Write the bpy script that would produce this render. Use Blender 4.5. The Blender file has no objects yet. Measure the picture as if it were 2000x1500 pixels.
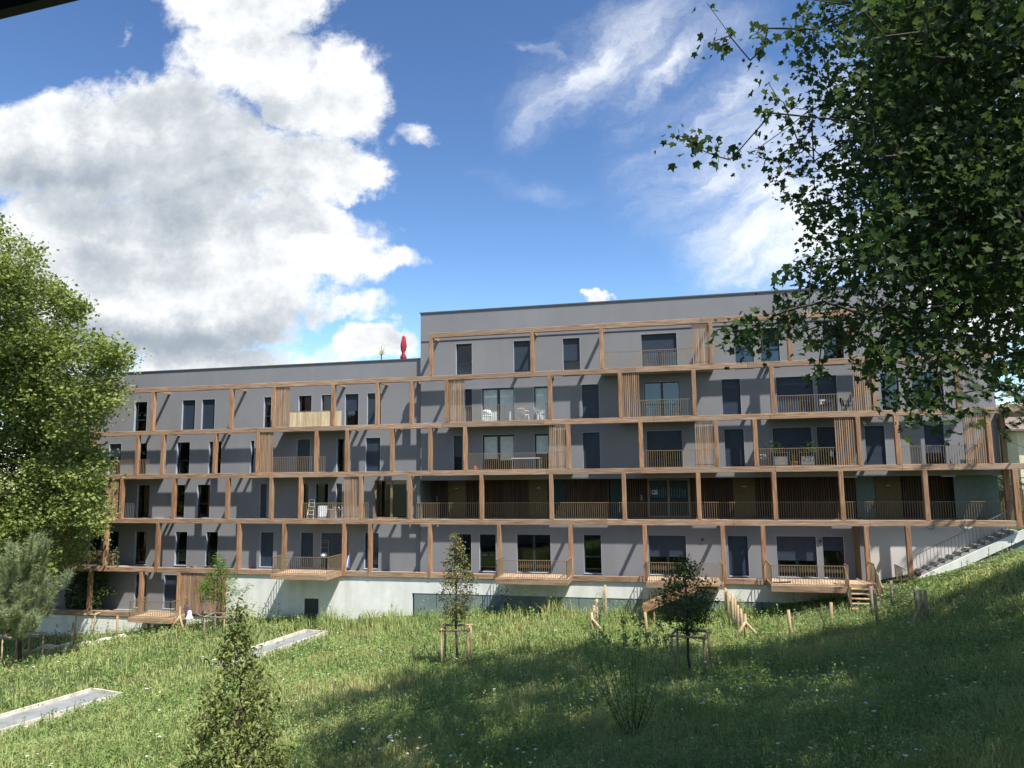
import bpy, math, random
import numpy as np
from mathutils import Vector, Matrix
random.seed(7); rng = np.random.default_rng(11)
C = bpy.context.scene.collection
SC = bpy.context.scene
# ------------------------------------------------------------------ camera model (facade plane: X right, Y into building, Z up)
PITCH, ROLL, YAW = 0.1201, -0.01169, -0.22449
CAM = np.array([0.0, -42.892, 2.844]); FPX = 1444.0
Fv = np.array([math.sin(YAW)*math.cos(PITCH), math.cos(YAW)*math.cos(PITCH), math.sin(PITCH)])
_R = np.array([math.cos(YAW), -math.sin(YAW), 0.0]); _U = np.cross(_R, Fv)
Rv = math.cos(ROLL)*_R + math.sin(ROLL)*_U; Uv = -math.sin(ROLL)*_R + math.cos(ROLL)*_U
def ray(x, y):
    return Fv + (x-1000)/FPX*Rv + (750-y)/FPX*Uv
def PY(x, y, Y):                       # photo position -> point in the vertical plane Y
    d = ray(x, y); t = (Y-CAM[1])/d[1]; return CAM + t*d
def PZ(x, y, z):
    d = ray(x, y); t = (z-CAM[2])/d[2]; return CAM + t*d
def PD(x, y, dist):
    return CAM + dist*ray(x, y)
H = 2.9
ZB = {0: -6.02, 1: -3.15, 2: 0.0, 3: H, 4: 2*H, 5: 3*H, 6: 11.38}
WL, WR = 1.70, 1.45                    # wall set back behind the timber frame, left and right wing
XJ = PY(821, 800, WR)[0]               # junction of the wings
def WY(X): return WL if X < XJ else WR
BY = {2: 1018, 3: 924, 4: 830, 5: 740, 6: 640, 1: 1122, 0: 1200}
def YM(f): return (BY[f]+BY[f+1])/2 if f+1 in BY else BY[f]
def XF(x, f): return PY(x, YM(f), 0.0)[0]                # X in the frame plane, storey f (2..6)
def XW(x, f):
    X = PY(x, YM(f), WR)[0]
    return X if X > XJ else PY(x, YM(f), WL)[0]
# ------------------------------------------------------------------ mesh helpers
class MB:
    def __init__(s): s.v = []; s.f = []; s.m = []
    def face(s, pts, mi=0):
        b = len(s.v); s.v += [tuple(p) for p in pts]; s.f.append(tuple(range(b, b+len(pts)))); s.m.append(mi)
    def box(s, x0, x1, y0, y1, z0, z1, mi=0):
        if x1 < x0: x0, x1 = x1, x0
        b = len(s.v)
        s.v += [(x0,y0,z0),(x1,y0,z0),(x1,y1,z0),(x0,y1,z0),(x0,y0,z1),(x1,y0,z1),(x1,y1,z1),(x0,y1,z1)]
        for q in ((0,3,2,1),(4,5,6,7),(0,1,5,4),(1,2,6,5),(2,3,7,6),(3,0,4,7)):
            s.f.append(tuple(b+i for i in q)); s.m.append(mi)
    def bar(s, p, q, w, h, mi=0, up=(0,0,1)):
        p = Vector(p); q = Vector(q); d = (q-p).normalized(); u = Vector(up)
        if abs(d.dot(u)) > .98: u = Vector((0,1,0))
        a = d.cross(u).normalized()*w/2; c = a.cross(d).normalized()*h/2
        b = len(s.v)
        for e in (p, q):
            for sa, sc in ((-1,-1),(1,-1),(1,1),(-1,1)): s.v.append(tuple(e+a*sa+c*sc))
        for k in ((3,2,1,0),(4,5,6,7),(0,1,5,4),(1,2,6,5),(2,3,7,6),(3,0,4,7)):
            s.f.append(tuple(b+i for i in k)); s.m.append(mi)
    def tube(s, p, q, r0, r1=None, n=8, mi=0, caps=True):
        r1 = r0 if r1 is None else r1
        p = Vector(p); q = Vector(q); d = (q-p)
        if d.length < 1e-6: return
        d.normalize(); u = Vector((0,0,1)) if abs(d.z) < .9 else Vector((1,0,0))
        a = d.cross(u).normalized(); c = a.cross(d)
        b = len(s.v)
        for e, r in ((p, r0), (q, r1)):
            for i in range(n):
                t = 2*math.pi*i/n; s.v.append(tuple(e+(a*math.cos(t)+c*math.sin(t))*r))
        for i in range(n):
            j = (i+1) % n; s.f.append((b+i, b+j, b+n+j, b+n+i)); s.m.append(mi)
        if caps:
            s.f.append(tuple(b+i for i in reversed(range(n)))); s.m.append(mi)
            s.f.append(tuple(b+n+i for i in range(n))); s.m.append(mi)
    def lathe(s, c, prof, n=14, mi=0, wob=0.0):
        b = len(s.v); c = Vector(c)
        for (r, z) in prof:
            for i in range(n):
                t = 2*math.pi*i/n; rr = r*(1+wob*math.cos(t*5+z*3)); s.v.append((c.x+rr*math.cos(t), c.y+rr*math.sin(t), c.z+z))
        for k in range(len(prof)-1):
            for i in range(n):
                j = (i+1) % n; s.f.append((b+k*n+i, b+k*n+j, b+(k+1)*n+j, b+(k+1)*n+i)); s.m.append(mi)
        s.f.append(tuple(b+i for i in reversed(range(n)))); s.m.append(mi)
        s.f.append(tuple(b+(len(prof)-1)*n+i for i in range(n))); s.m.append(mi)
    def path(s, pts, r, n=6, mi=0):
        for i in range(len(pts)-1): s.tube(pts[i], pts[i+1], r, r, n, mi)
    def build(s, name, mats, parent=None, smooth=False, bevel=0):
        org = Vector((0,0,0)); p = parent
        while p is not None: org += p.location; p = p.parent
        me = bpy.data.meshes.new(name)
        me.from_pydata([(x-org.x, y-org.y, z-org.z) for x, y, z in s.v], [], s.f)
        if not isinstance(mats, (list, tuple)): mats = [mats]
        for m in mats: me.materials.append(m)
        if len(mats) > 1: me.polygons.foreach_set('material_index', s.m)
        if smooth: me.polygons.foreach_set('use_smooth', [True]*len(me.polygons))
        me.update()
        o = bpy.data.objects.new(name, me); C.objects.link(o)
        if parent is not None: o.parent = parent
        if bevel:
            b = o.modifiers.new('bevel', 'BEVEL'); b.width = bevel; b.segments = 1; b.limit_method = 'ANGLE'
        return o
def arr_mesh(name, verts, faces, mats, parent=None, smooth=False, mi=None):
    org = Vector((0,0,0)); p = parent
    while p is not None: org += p.location; p = p.parent
    verts = np.asarray(verts, dtype=np.float32).reshape(-1,3) - np.array(org, dtype=np.float32)
    faces = np.asarray(faces, dtype=np.int32); k = faces.shape[1]; n = len(faces)
    me = bpy.data.meshes.new(name)
    me.vertices.add(len(verts)); me.vertices.foreach_set('co', verts.ravel())
    me.loops.add(n*k); me.loops.foreach_set('vertex_index', faces.ravel())
    me.polygons.add(n); me.polygons.foreach_set('loop_start', np.arange(0, n*k, k, dtype=np.int32))
    if not isinstance(mats, (list, tuple)): mats = [mats]
    for m in mats: me.materials.append(m)
    if mi is not None: me.polygons.foreach_set('material_index', np.asarray(mi, dtype=np.int32))
    if smooth: me.polygons.foreach_set('use_smooth', np.ones(n, dtype=bool))
    me.update(calc_edges=True); me.validate()
    o = bpy.data.objects.new(name, me); C.objects.link(o)
    if parent is not None: o.parent = parent
    return o
def tag(o, label=None, cat=None, group=None, kind=None):
    if label: o['label'] = label
    if cat: o['category'] = cat
    if group: o['group'] = group
    if kind: o['kind'] = kind
    return o
def thing(name, label, cat, loc, group=None):
    o = bpy.data.objects.new(name, None); C.objects.link(o); o.location = Vector([float(a) for a in loc]); o.empty_display_size = .3
    return tag(o, label, cat, group)
# ------------------------------------------------------------------ materials
def newmat(name):
    m = bpy.data.materials.new(name); m.use_nodes = True
    nt = m.node_tree; nt.nodes.clear()
    return m, nt, nt.nodes, nt.links
def N(nt, t, **kw):
    n = nt.nodes.new(t)
    for k, v in kw.items(): setattr(n, k, v)
    return n
def ramp(nt, fac, stops):
    r = N(nt, 'ShaderNodeValToRGB'); e = r.color_ramp.elements
    while len(e) < len(stops): e.new(.5)
    for i, (p, c) in enumerate(stops): e[i].position = p; e[i].color = (*c, 1)
    nt.links.new(fac, r.inputs[0]); return r.outputs[0]
def surf_mat(name, stops, scale=(3,3,3), rough=.8, metal=0, bump=.0, bscale=60, detail=6, spec=.4, objrand=0, coat=0, streak=None, isl=0):
    m, nt, ns, ln = newmat(name)
    out = N(nt, 'ShaderNodeOutputMaterial'); b = N(nt, 'ShaderNodeBsdfPrincipled')
    ge = N(nt, 'ShaderNodeNewGeometry')
    mp = N(nt, 'ShaderNodeMapping'); mp.inputs['Scale'].default_value = scale
    ln.new(ge.outputs['Position'], mp.inputs[0])
    no = N(nt, 'ShaderNodeTexNoise'); no.inputs['Scale'].default_value = 1; no.inputs['Detail'].default_value = detail; no.inputs['Roughness'].default_value = .6
    ln.new(mp.outputs[0], no.inputs['Vector'])
    col = ramp(nt, no.outputs['Fac'], stops)
    def hsv(col, src, amt):
        h = N(nt, 'ShaderNodeHueSaturation'); mr = N(nt, 'ShaderNodeMapRange'); mr.inputs['To Min'].default_value = 1-amt; mr.inputs['To Max'].default_value = 1+amt
        ln.new(src, mr.inputs[0]); ln.new(mr.outputs[0], h.inputs['Value']); ln.new(col, h.inputs['Color']); return h.outputs[0]
    if objrand:
        oi = N(nt, 'ShaderNodeObjectInfo'); col = hsv(col, oi.outputs['Random'], objrand)
    if isl: col = hsv(col, ge.outputs['Random Per Island'], isl)
    if streak:
        mp2 = N(nt, 'ShaderNodeMapping'); mp2.inputs['Scale'].default_value = streak[0]; ln.new(ge.outputs['Position'], mp2.inputs[0])
        n2 = N(nt, 'ShaderNodeTexNoise'); n2.inputs['Scale'].default_value = 1; n2.inputs['Detail'].default_value = 5; ln.new(mp2.outputs[0], n2.inputs['Vector'])
        f = ramp(nt, n2.outputs['Fac'], [(.38, (0,0,0)), (.7, (1,1,1))])
        mx = N(nt, 'ShaderNodeMix', data_type='RGBA'); ln.new(f, mx.inputs[0]); ln.new(col, mx.inputs[6]); mx.inputs[7].default_value = (*streak[1], 1)
        mm = N(nt, 'ShaderNodeMath', operation='MULTIPLY'); ln.new(f, mm.inputs[0]); mm.inputs[1].default_value = streak[2]; ln.new(mm.outputs[0], mx.inputs[0])
        col = mx.outputs[2]
    ln.new(col, b.inputs['Base Color']); b.inputs['Roughness'].default_value = rough; b.inputs['Metallic'].default_value = metal
    b.inputs['Specular IOR Level'].default_value = spec; b.inputs['Coat Weight'].default_value = coat
    if bump:
        n3 = N(nt, 'ShaderNodeTexNoise'); n3.inputs['Scale'].default_value = bscale; n3.inputs['Detail'].default_value = 4; ln.new(ge.outputs['Position'], n3.inputs['Vector'])
        bp = N(nt, 'ShaderNodeBump'); bp.inputs['Strength'].default_value = bump; bp.inputs['Distance'].default_value = .02
        ln.new(n3.outputs['Fac'], bp.inputs['Height']); ln.new(bp.outputs[0], b.inputs['Normal'])
    ln.new(b.outputs[0], out.inputs[0]); return m
def k3(c, a, b): return [(.3, tuple(x*a for x in c)), (.7, tuple(x*b for x in c))]
def flat(name, c, rough=.7, **kw): return surf_mat(name, k3(c, .85, 1.12), (4,4,4), rough, **kw)
M = {}
M['render'] = surf_mat('grey_render', k3((.215,.216,.226), .92, 1.07), (.3,.3,.3), .9, bump=.25, bscale=90, streak=((1.1,1.1,.1), (.17,.173,.185), .3))
M['white_render'] = surf_mat('white_render', k3((.62,.59,.55), .93, 1.05), (.5,.5,.5), .9, bump=.2, bscale=80)
M['concrete'] = surf_mat('pale_concrete', k3((.8,.8,.76), .84, 1.06), (.9,.9,.9), .85, bump=.3, bscale=30, streak=((1.6,1.6,.2), (.48,.5,.45), .5))
M['panel'] = surf_mat('grey_base_panel', k3((.17,.225,.235), .8, 1.15), (.7,.7,.7), .5, objrand=.05)
M['wood_h'] = surf_mat('timber_beam', [(.3, (.11,.055,.03)), (.5, (.31,.185,.11)), (.7, (.5,.35,.235))], (.9,16,16), .75, bump=.3, bscale=40, objrand=.2, streak=((.35,3,3), (.31,.25,.19), .5))
M['wood_v'] = surf_mat('timber_post', [(.28, (.12,.055,.028)), (.5, (.3,.15,.075)), (.72, (.46,.28,.16))], (14,14,1.1), .75, bump=.3, bscale=40, objrand=.22, streak=((3,3,.35), (.38,.29,.2), .4))
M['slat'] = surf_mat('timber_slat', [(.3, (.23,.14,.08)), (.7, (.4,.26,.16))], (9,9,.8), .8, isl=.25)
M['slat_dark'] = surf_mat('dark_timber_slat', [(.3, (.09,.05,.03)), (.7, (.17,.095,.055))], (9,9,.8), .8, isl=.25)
M['deck'] = surf_mat('deck_board', [(.3, (.3,.2,.12)), (.7, (.5,.36,.23))], (9,1,9), .8, isl=.15)
M['raw_wood'] = surf_mat('raw_wood', [(.3, (.26,.17,.09)), (.55, (.42,.31,.18)), (.75, (.55,.43,.28))], (7,7,1.4), .85, bump=.3, objrand=.15)
M['grey_wood'] = surf_mat('grey_wood', [(.3, (.14,.12,.09)), (.7, (.27,.22,.16))], (7,7,1.4), .85, bump=.3, objrand=.15)
M['bronze'] = flat('bronze_rail', (.28,.21,.125), .45, metal=.25)
M['ochre'] = flat('ochre_panel', (.16,.105,.045), .6)
M['alu'] = flat('pale_reveal', (.42,.45,.5), .5, metal=.1)
M['frame'] = flat('dark_window_frame', (.022,.03,.042), .4)
M['cap'] = flat('roof_cap', (.1,.1,.115), .5, metal=.3)
M['shutter'] = flat('roller_shutter', (.03,.045,.07), .5)
M['blind'] = flat('window_blind', (.5,.55,.52), .8)
M['curtain'] = flat('net_curtain', (.62,.64,.68), .9)
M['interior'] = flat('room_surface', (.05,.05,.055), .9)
M['slab'] = flat('balcony_slab', (.3,.29,.27), .85)
M['white'] = flat('white_plastic', (.78,.78,.76), .45)
M['blackmat'] = flat('dark_fabric', (.03,.03,.035), .8)
M['red'] = flat('red_cloth', (.33,.02,.045), .8)
M['cream'] = flat('cream_house_render', (.7,.62,.42), .9)
M['tile'] = flat('roof_tile', (.2,.15,.12), .8)
M['mint'] = flat('mint_panel', (.15,.19,.165), .3)
M['teal'] = flat('teal_pane', (.03,.055,.06), .2)
M['turq'] = flat('turquoise_plastic', (.12,.45,.42), .4)
M['terracotta'] = flat('terracotta', (.42,.13,.06), .8)
M['bamboo'] = surf_mat('bamboo_mat', [(.3, (.46,.34,.2)), (.7, (.68,.53,.34))], (8,8,1), .8, isl=.18)
M['stairwood'] = surf_mat('stair_timber', [(.3, (.22,.12,.06)), (.7, (.42,.26,.14))], (1.2,8,8), .8, objrand=.05)
M['mark'] = flat('door_marking', (.16,.17,.17), .6)
M['steel'] = flat('steel_bar', (.3,.3,.3), .4, metal=.6)
M['paper'] = flat('paper_notice', (.6,.6,.6), .8)
M['ink'] = flat('ink', (.03,.03,.035), .8)
M['eave'] = flat('dark_eave', (.012,.014,.022), .7)
M['blue'] = flat('blue_cloth', (.06,.12,.35), .8)
M['purple'] = flat('purple_plastic', (.09,.06,.12), .6)
M['green'] = flat('green_cloth', (.08,.4,.12), .8)
M['rust'] = flat('rust_cloth', (.25,.09,.04), .8)
M['stone'] = surf_mat('pale_stone', [(.3, (.5,.45,.33)), (.7, (.8,.74,.58))], (2,2,2), .9, bump=.6, bscale=12, isl=.1)
M['rim'] = surf_mat('basin_rim', [(.3, (.36,.34,.28)), (.65, (.66,.62,.5))], (2.2,2.2,2.2), .9)
M['basin'] = surf_mat('basin_floor', k3((.24,.25,.25), .7, 1.15), (1.3,1.3,1.3), .95, bump=.2)
def glass_mat():
    m, nt, ns, ln = newmat('window_glass')
    out = N(nt, 'ShaderNodeOutputMaterial'); tr = N(nt, 'ShaderNodeBsdfTransparent'); tr.inputs[0].default_value = (.36,.45,.52,1)
    gl = N(nt, 'ShaderNodeBsdfGlossy'); gl.inputs['Roughness'].default_value = .02; gl.inputs['Color'].default_value = (.9,.95,1,1)
    fr = N(nt, 'ShaderNodeFresnel'); fr.inputs['IOR'].default_value = 1.8
    mx = N(nt, 'ShaderNodeMixShader'); ln.new(fr.outputs[0], mx.inputs[0]); ln.new(tr.outputs[0], mx.inputs[1]); ln.new(gl.outputs[0], mx.inputs[2])
    ln.new(mx.outputs[0], out.inputs[0]); return m
M['glass'] = glass_mat()
def leaf_mat(name, c1, c2, trans=.35, rough=.5, big=.25, c3=None, rnd=.5):
    m, nt, ns, ln = newmat(name)
    out = N(nt, 'ShaderNodeOutputMaterial'); ge = N(nt, 'ShaderNodeNewGeometry')
    no = N(nt, 'ShaderNodeTexNoise'); no.inputs['Scale'].default_value = big; no.inputs['Detail'].default_value = 4; ln.new(ge.outputs['Position'], no.inputs['Vector'])
    ad = N(nt, 'ShaderNodeMath', operation='MULTIPLY_ADD'); ln.new(ge.outputs['Random Per Island'], ad.inputs[0]); ad.inputs[1].default_value = rnd
    ln.new(no.outputs['Fac'], ad.inputs[2])
    st = [(.4, c1), (.95, c2)] if c3 is None else [(.36, c1), (.7, c2), (.97, c3)]
    col = ramp(nt, ad.outputs[0], st)
    b = N(nt, 'ShaderNodeBsdfPrincipled'); b.inputs['Roughness'].default_value = rough; b.inputs['Specular IOR Level'].default_value = .2
    t = N(nt, 'ShaderNodeBsdfTranslucent'); hs = N(nt, 'ShaderNodeHueSaturation'); hs.inputs['Value'].default_value = 1.6; hs.inputs['Saturation'].default_value = 1.15; hs.inputs['Hue'].default_value = .485
    ln.new(col, b.inputs['Base Color']); ln.new(col, hs.inputs['Color']); ln.new(hs.outputs[0], t.inputs[0])
    mx = N(nt, 'ShaderNodeMixShader'); mx.inputs[0].default_value = trans; ln.new(b.outputs[0], mx.inputs[1]); ln.new(t.outputs[0], mx.inputs[2]); ln.new(mx.outputs[0], out.inputs[0])
    return m
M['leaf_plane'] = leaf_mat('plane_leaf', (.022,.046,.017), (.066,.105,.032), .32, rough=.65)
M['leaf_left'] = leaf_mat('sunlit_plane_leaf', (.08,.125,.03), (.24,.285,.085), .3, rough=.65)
M['leaf_sap'] = leaf_mat('olive_sapling_leaf', (.08,.095,.03), (.22,.21,.085), .3, rough=.4)
M['leaf_dark'] = leaf_mat('dark_sapling_leaf', (.03,.06,.018), (.085,.125,.035), .25, rough=.45)
M['leaf_bright'] = leaf_mat('bright_tree_leaf', (.07,.15,.025), (.15,.24,.04), .35)
M['leaf_fore'] = leaf_mat('pear_leaf', (.09,.12,.035), (.3,.33,.12), .38, rough=.45)
M['leaf_ivy'] = leaf_mat('shrub_leaf', (.03,.055,.018), (.08,.12,.04), .25)
M['needle'] = leaf_mat('pine_needle', (.17,.22,.115), (.38,.43,.24), .3, big=.8)
M['needle_dark'] = leaf_mat('dark_pine_needle', (.02,.035,.015), (.05,.08,.035), .15, big=.8)
M['grass'] = leaf_mat('meadow_grass', (.15,.22,.068), (.33,.4,.15), .3, rough=.7, big=.3, c3=(.44,.4,.18), rnd=.4)
M['herb'] = leaf_mat('meadow_herb', (.11,.185,.052), (.27,.355,.125), .3, rough=.55, big=.3)
M['yucca'] = leaf_mat('yucca_leaf', (.3,.32,.16), (.6,.58,.35), .3)
M['flower'] = leaf_mat('flower_head', (.6,.62,.5), (.8,.8,.72), .3)
M['dry'] = leaf_mat('dry_stem', (.17,.15,.07), (.32,.28,.14), .2)
M['bark'] = surf_mat('plane_bark', [(.3, (.06,.05,.04)), (.7, (.17,.15,.115))], (3,3,2), .9, bump=.5, bscale=20)
M['bark_pale'] = surf_mat('pale_bark', [(.3, (.17,.15,.12)), (.7, (.4,.36,.3))], (3,3,2), .9, bump=.4, bscale=20)
M['bark_dark'] = surf_mat('dark_bark', [(.3, (.035,.03,.025)), (.7, (.09,.07,.055))], (3,3,2), .9, bump=.4, bscale=30)
M['soil'] = surf_mat('meadow_soil', [(.3, (.028,.05,.014)), (.55, (.06,.085,.025)), (.75, (.11,.1,.05))], (.5,.5,.5), .95, bump=.8, bscale=8)
# ------------------------------------------------------------------ terrain
ctl = [(0,1500,24),(500,1500,20.5),(1000,1500,17.2),(1500,1500,14.8),(2000,1500,12.5),
 (0,1330,34.6),(100,1250,48.5),(220,1240,48),(330,1222,48),(440,1205,47.6),(600,1200,46.2),(800,1195,44.8),(1000,1190,43.2),(1200,1196,41.8),(1400,1194,40.4),(1550,1184,39.2),(1690,1196,35.5),(1800,1142,37.4),(1900,1114,36.6),(1990,1088,35.8),
 (890,1300,31.5),(1350,1318,26.8),(1150,1240,35.6),(1455,1250,34.2),(1540,1243,33.4),(1800,1212,30.6),(1900,1165,30),(2000,1108,30),
 (2000,1300,19.2),(1700,1360,20),(1300,1430,18.4),(1000,1400,22),(700,1380,26),(400,1400,27),(40,1305,41)]
G = []
for x, y, d in ctl:
    p = PD(x, y, d); G.append((p[0], p[1], p[2]))
for (px, zz) in (((180,1344),-6.85),((245,1352),-6.85),((0,1396),-6.85),((0,1424),-6.85),((595,1230),-6.1),((644,1232),-6.1),((467,1272),-6.1),((514,1274),-6.1)):
    p = PZ(px[0], px[1], zz); G.append((p[0], p[1], zz-.14))
G += [(0,-43,-3.6),(8,-44,-2.2),(16,-42,-1.0),(-12,-46,-5.2),(-28,-44,-6.6),(-45,-30,-8),(-55,-5,-8.6),(-60,-48,-7.5),(22,-30,.4),(24,-12,.2),(24,2,.1),(20,12,.0),(0,12,-.3),(-20,14,-3.5),(-45,14,-8),(34,-35,1),(34,10,.6),(0,-58,-3),(-30,-58,-6)]
G = np.array(G)
def tps(r2): return np.where(r2 > 1e-9, .5*r2*np.log(np.maximum(r2, 1e-9)), 0)
_n = len(G); _K = tps(((G[:,None,:2]-G[None,:,:2])**2).sum(-1)) + np.eye(_n)*1.2
_P = np.hstack([np.ones((_n,1)), G[:,:2]]); _A = np.block([[_K,_P],[_P.T,np.zeros((3,3))]])
_w = np.linalg.solve(_A, np.concatenate([G[:,2], np.zeros(3)]))
def gz(X, Y):
    X = np.atleast_1d(np.asarray(X, float)); Y = np.atleast_1d(np.asarray(Y, float))
    Xc = np.clip(X, -60, 36); Yc = np.clip(Y, -58, 15); out = np.empty(len(X))
    for a in range(0, len(X), 20000):
        s = slice(a, a+20000); q = np.stack([Xc[s], Yc[s]], 1)
        out[s] = tps(((q[:,None,:]-G[None,:,:2])**2).sum(-1)) @ _w[:_n] + _w[_n] + q @ _w[_n+1:]
    out += .05*np.sin(X*1.3+np.sin(Y*.9))*np.cos(Y*1.1)
    return out
def g1(X, Y): return float(gz([X],[Y])[0])
def on_ground(x, y):                    # photo pixel -> terrain point
    d = ray(x, y); lo = None
    t = np.arange(8, 75, .15); P = CAM[None]+t[:,None]*d[None]
    below = P[:,2] < gz(P[:,0], P[:,1]); i = int(np.argmax(below)) if below.any() else len(t)-1
    p = P[i]; return np.array([p[0], p[1], g1(p[0], p[1])]), float((p-CAM)@Fv)
xs = np.unique(np.concatenate([np.linspace(-700,-62,12), np.arange(-62,38,.6), np.linspace(38,700,12)]))
ys = np.unique(np.concatenate([np.linspace(-700,-60,10), np.arange(-60,16,.6), np.linspace(16,900,14)]))
gx, gy = np.meshgrid(xs, ys); V = np.stack([gx.ravel(), gy.ravel(), gz(gx.ravel(), gy.ravel())], 1)
nx = len(xs); ii = np.arange(len(ys)-1)[:,None]*nx + np.arange(nx-1)[None]
Fq = np.stack([ii, ii+1, ii+1+nx, ii+nx], -1).reshape(-1,4)
tag(arr_mesh('ground', V, Fq, M['soil'], smooth=True), 'sloping meadow ground falling away to the left', None, None, 'structure')
# ------------------------------------------------------------------ foliage and trees
LEAF5 = []
for i in range(5):
    a = math.radians(90+(i-2)*62); r = (.62,.86,1.0,.86,.62)[i]
    LEAF5.append((math.cos(a)*r, math.sin(a)*r+.1))
    if i < 4:
        b = math.radians(90+(i-1.5)*62); LEAF5.append((math.cos(b)*.48, math.sin(b)*.48+.1))
LEAF5 = [(-.12,-.28)] + LEAF5[::1] + [(.12,-.28)] if False else [(.1,-.3)] + LEAF5 + [(-.1,-.3)]
OVAL = [(0,-1),(.34,-.45),(.4,.1),(.22,.6),(0,1.05),(-.22,.6),(-.4,.1),(-.34,-.45)]
QUAD = [(0,-1),(.45,-.1),(0,1),(-.45,-.1)]
PENT = [(.1,-.7),(.8,-.25),(.45,.05),(.55,.75),(0,.45),(-.55,.75),(-.45,.05),(-.8,-.25)]
def leaf_arrays(P, size, shape, up=.5, droop=0., cup=.18, seed=0):
    r = np.random.default_rng(seed); n = len(P)
    nr = r.normal(size=(n,3)); nr[:,2] = np.abs(nr[:,2])+up; nr /= np.linalg.norm(nr, axis=1)[:,None]
    a = r.normal(size=(n,3)); a[:,2] -= droop; a -= (a*nr).sum(1)[:,None]*nr; a /= np.linalg.norm(a, axis=1)[:,None]; b = np.cross(nr, a)
    s = size*r.uniform(.5,1.35,n); T = np.array(shape, float)*.5; k = len(T)
    z = cup*np.abs(T[:,0])*1.0
    V = P[:,None,:] + s[:,None,None]*(T[None,:,0,None]*b[:,None,:] + T[None,:,1,None]*a[:,None,:] + z[None,:,None]*nr[:,None,:])
    ctr = P[:,None,:].copy()
    V = np.concatenate([ctr, V], 1).reshape(-1,3); base = np.arange(n)[:,None]*(k+1)
    idx = np.arange(k); F = np.stack([np.zeros(k,int), 1+idx, 1+(idx+1)%k], 1)
    F = (base[:,:,None]+F[None]).reshape(-1,3); return V, F
def grow(trunk, att, tip=.006, expo=2.3, seg=.6, wig=.12, seed=1, bias=.25, sag=0.0):
    """trunk: list of points; attractors linked one after another to the nearest earlier node"""
    r = np.random.default_rng(seed); nodes = [np.array(p, float) for p in trunk]; par = [-1]+list(range(len(trunk)-1)); dist = [0.0]
    for i in range(1, len(nodes)): dist.append(dist[-1]+np.linalg.norm(nodes[i]-nodes[i-1]))
    st = len(nodes)//2
    order = np.argsort([min(np.linalg.norm(a-n) for n in nodes[st:]) for a in att]); tips = []
    for k in order:
        a = att[k]; A = np.array(nodes[st:]); dd = np.linalg.norm(A-a, axis=1); cost = dd + bias*np.array(dist[st:])*.35 + np.maximum(0, A[:,2]-a[2])*.3
        j = st+int(np.argmin(cost)); n0 = nodes[j]; L = np.linalg.norm(a-n0); m = max(1, int(L/seg)); prev = j
        for q in range(1, m+1):
            t = q/m; p = n0+(a-n0)*t + (r.normal(size=3)*wig*L*.35 if q < m else 0) + np.array([0,0,sag*L*math.sin(math.pi*t)])
            nodes.append(p); par.append(prev); dist.append(dist[prev]+L/m); prev = len(nodes)-1
        tips.append(prev)
    w = np.zeros(len(nodes))
    for i in tips: w[i] += tip**expo
    for i in range(len(nodes)-1, 0, -1):
        w[i] = max(w[i], tip**expo); w[par[i]] += w[i]
    return np.array(nodes), par, w**(1/expo), tips
def limb_mesh(nodes, par, rad, n=6, skip=0.0, rmax=9):
    V = []; F = []
    for i in range(1, len(nodes)):
        p, q = nodes[par[i]], nodes[i]; d = q-p; L = np.linalg.norm(d)
        if L < 1e-5 or rad[i] < skip: continue
        d = d/L; u = np.array([0,0,1.]) if abs(d[2]) < .9 else np.array([1.,0,0]); a = np.cross(d,u); a /= np.linalg.norm(a); c = np.cross(a,d)
        r0 = min(rad[par[i]], rad[i]*1.5, rmax); r1 = min(rad[i], rmax); b = len(V); nn = n if r1 > .03 else 4
        for e, rr in ((p,r0),(q,r1)):
            for k in range(nn):
                t = 2*math.pi*k/nn; V.append(e+(a*math.cos(t)+c*math.sin(t))*rr)
        for k in range(nn):
            j = (k+1) % nn; F.append((b+k, b+j, b+nn+j, b+nn+k))
    return np.array(V), np.array(F)
def make_tree(name, label, cat, trunk, att, leafmat, barkmat, lsize, per, spread, shape=QUAD, tip=.006, seed=1, up=.5, droop=0, group=None, expo=2.3, seg=.6, sag=0, skip=0, extra=None, along=0, cup=.18, bias=.25, rmax=9, n=6, dens=None):
    t = thing(name, label, cat, trunk[0], group); r = np.random.default_rng(seed)
    nodes, par, rad, tips = grow(trunk, att, tip, expo, seg, seed=seed, sag=sag, bias=bias)
    V, F = limb_mesh(nodes, par, rad, n, skip, rmax); arr_mesh('trunk', V, F, barkmat, t, True)
    tp = nodes[tips]; cnt = np.maximum(1, r.poisson(per, len(tp)))
    P = np.repeat(tp, cnt, 0) + r.normal(size=(cnt.sum(),3))*np.array([spread,spread,spread*.75])
    if along:
        ids = [i for i in range(1, len(nodes)) if rad[i] < .02]; ids = np.array(ids); q = r.choice(ids, int(along)); tt = r.random(len(q))[:,None]
        Q = nodes[q]*(1-tt)+nodes[np.array(par)[q]]*tt + r.normal(size=(len(q),3))*spread*.35; P = np.concatenate([P,Q])
    V, F = leaf_arrays(P, lsize, shape, up, droop, cup, seed); arr_mesh('crown', V, F, leafmat, t)
    return t
def in_poly(x, y, poly):
    c = False; n = len(poly); j = n-1
    for i in range(n):
        xi, yi = poly[i]; xj, yj = poly[j]
        if (yi > y) != (yj > y) and x < (xj-xi)*(y-yi)/(yj-yi)+xi: c = not c
        j = i
    return c
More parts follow.
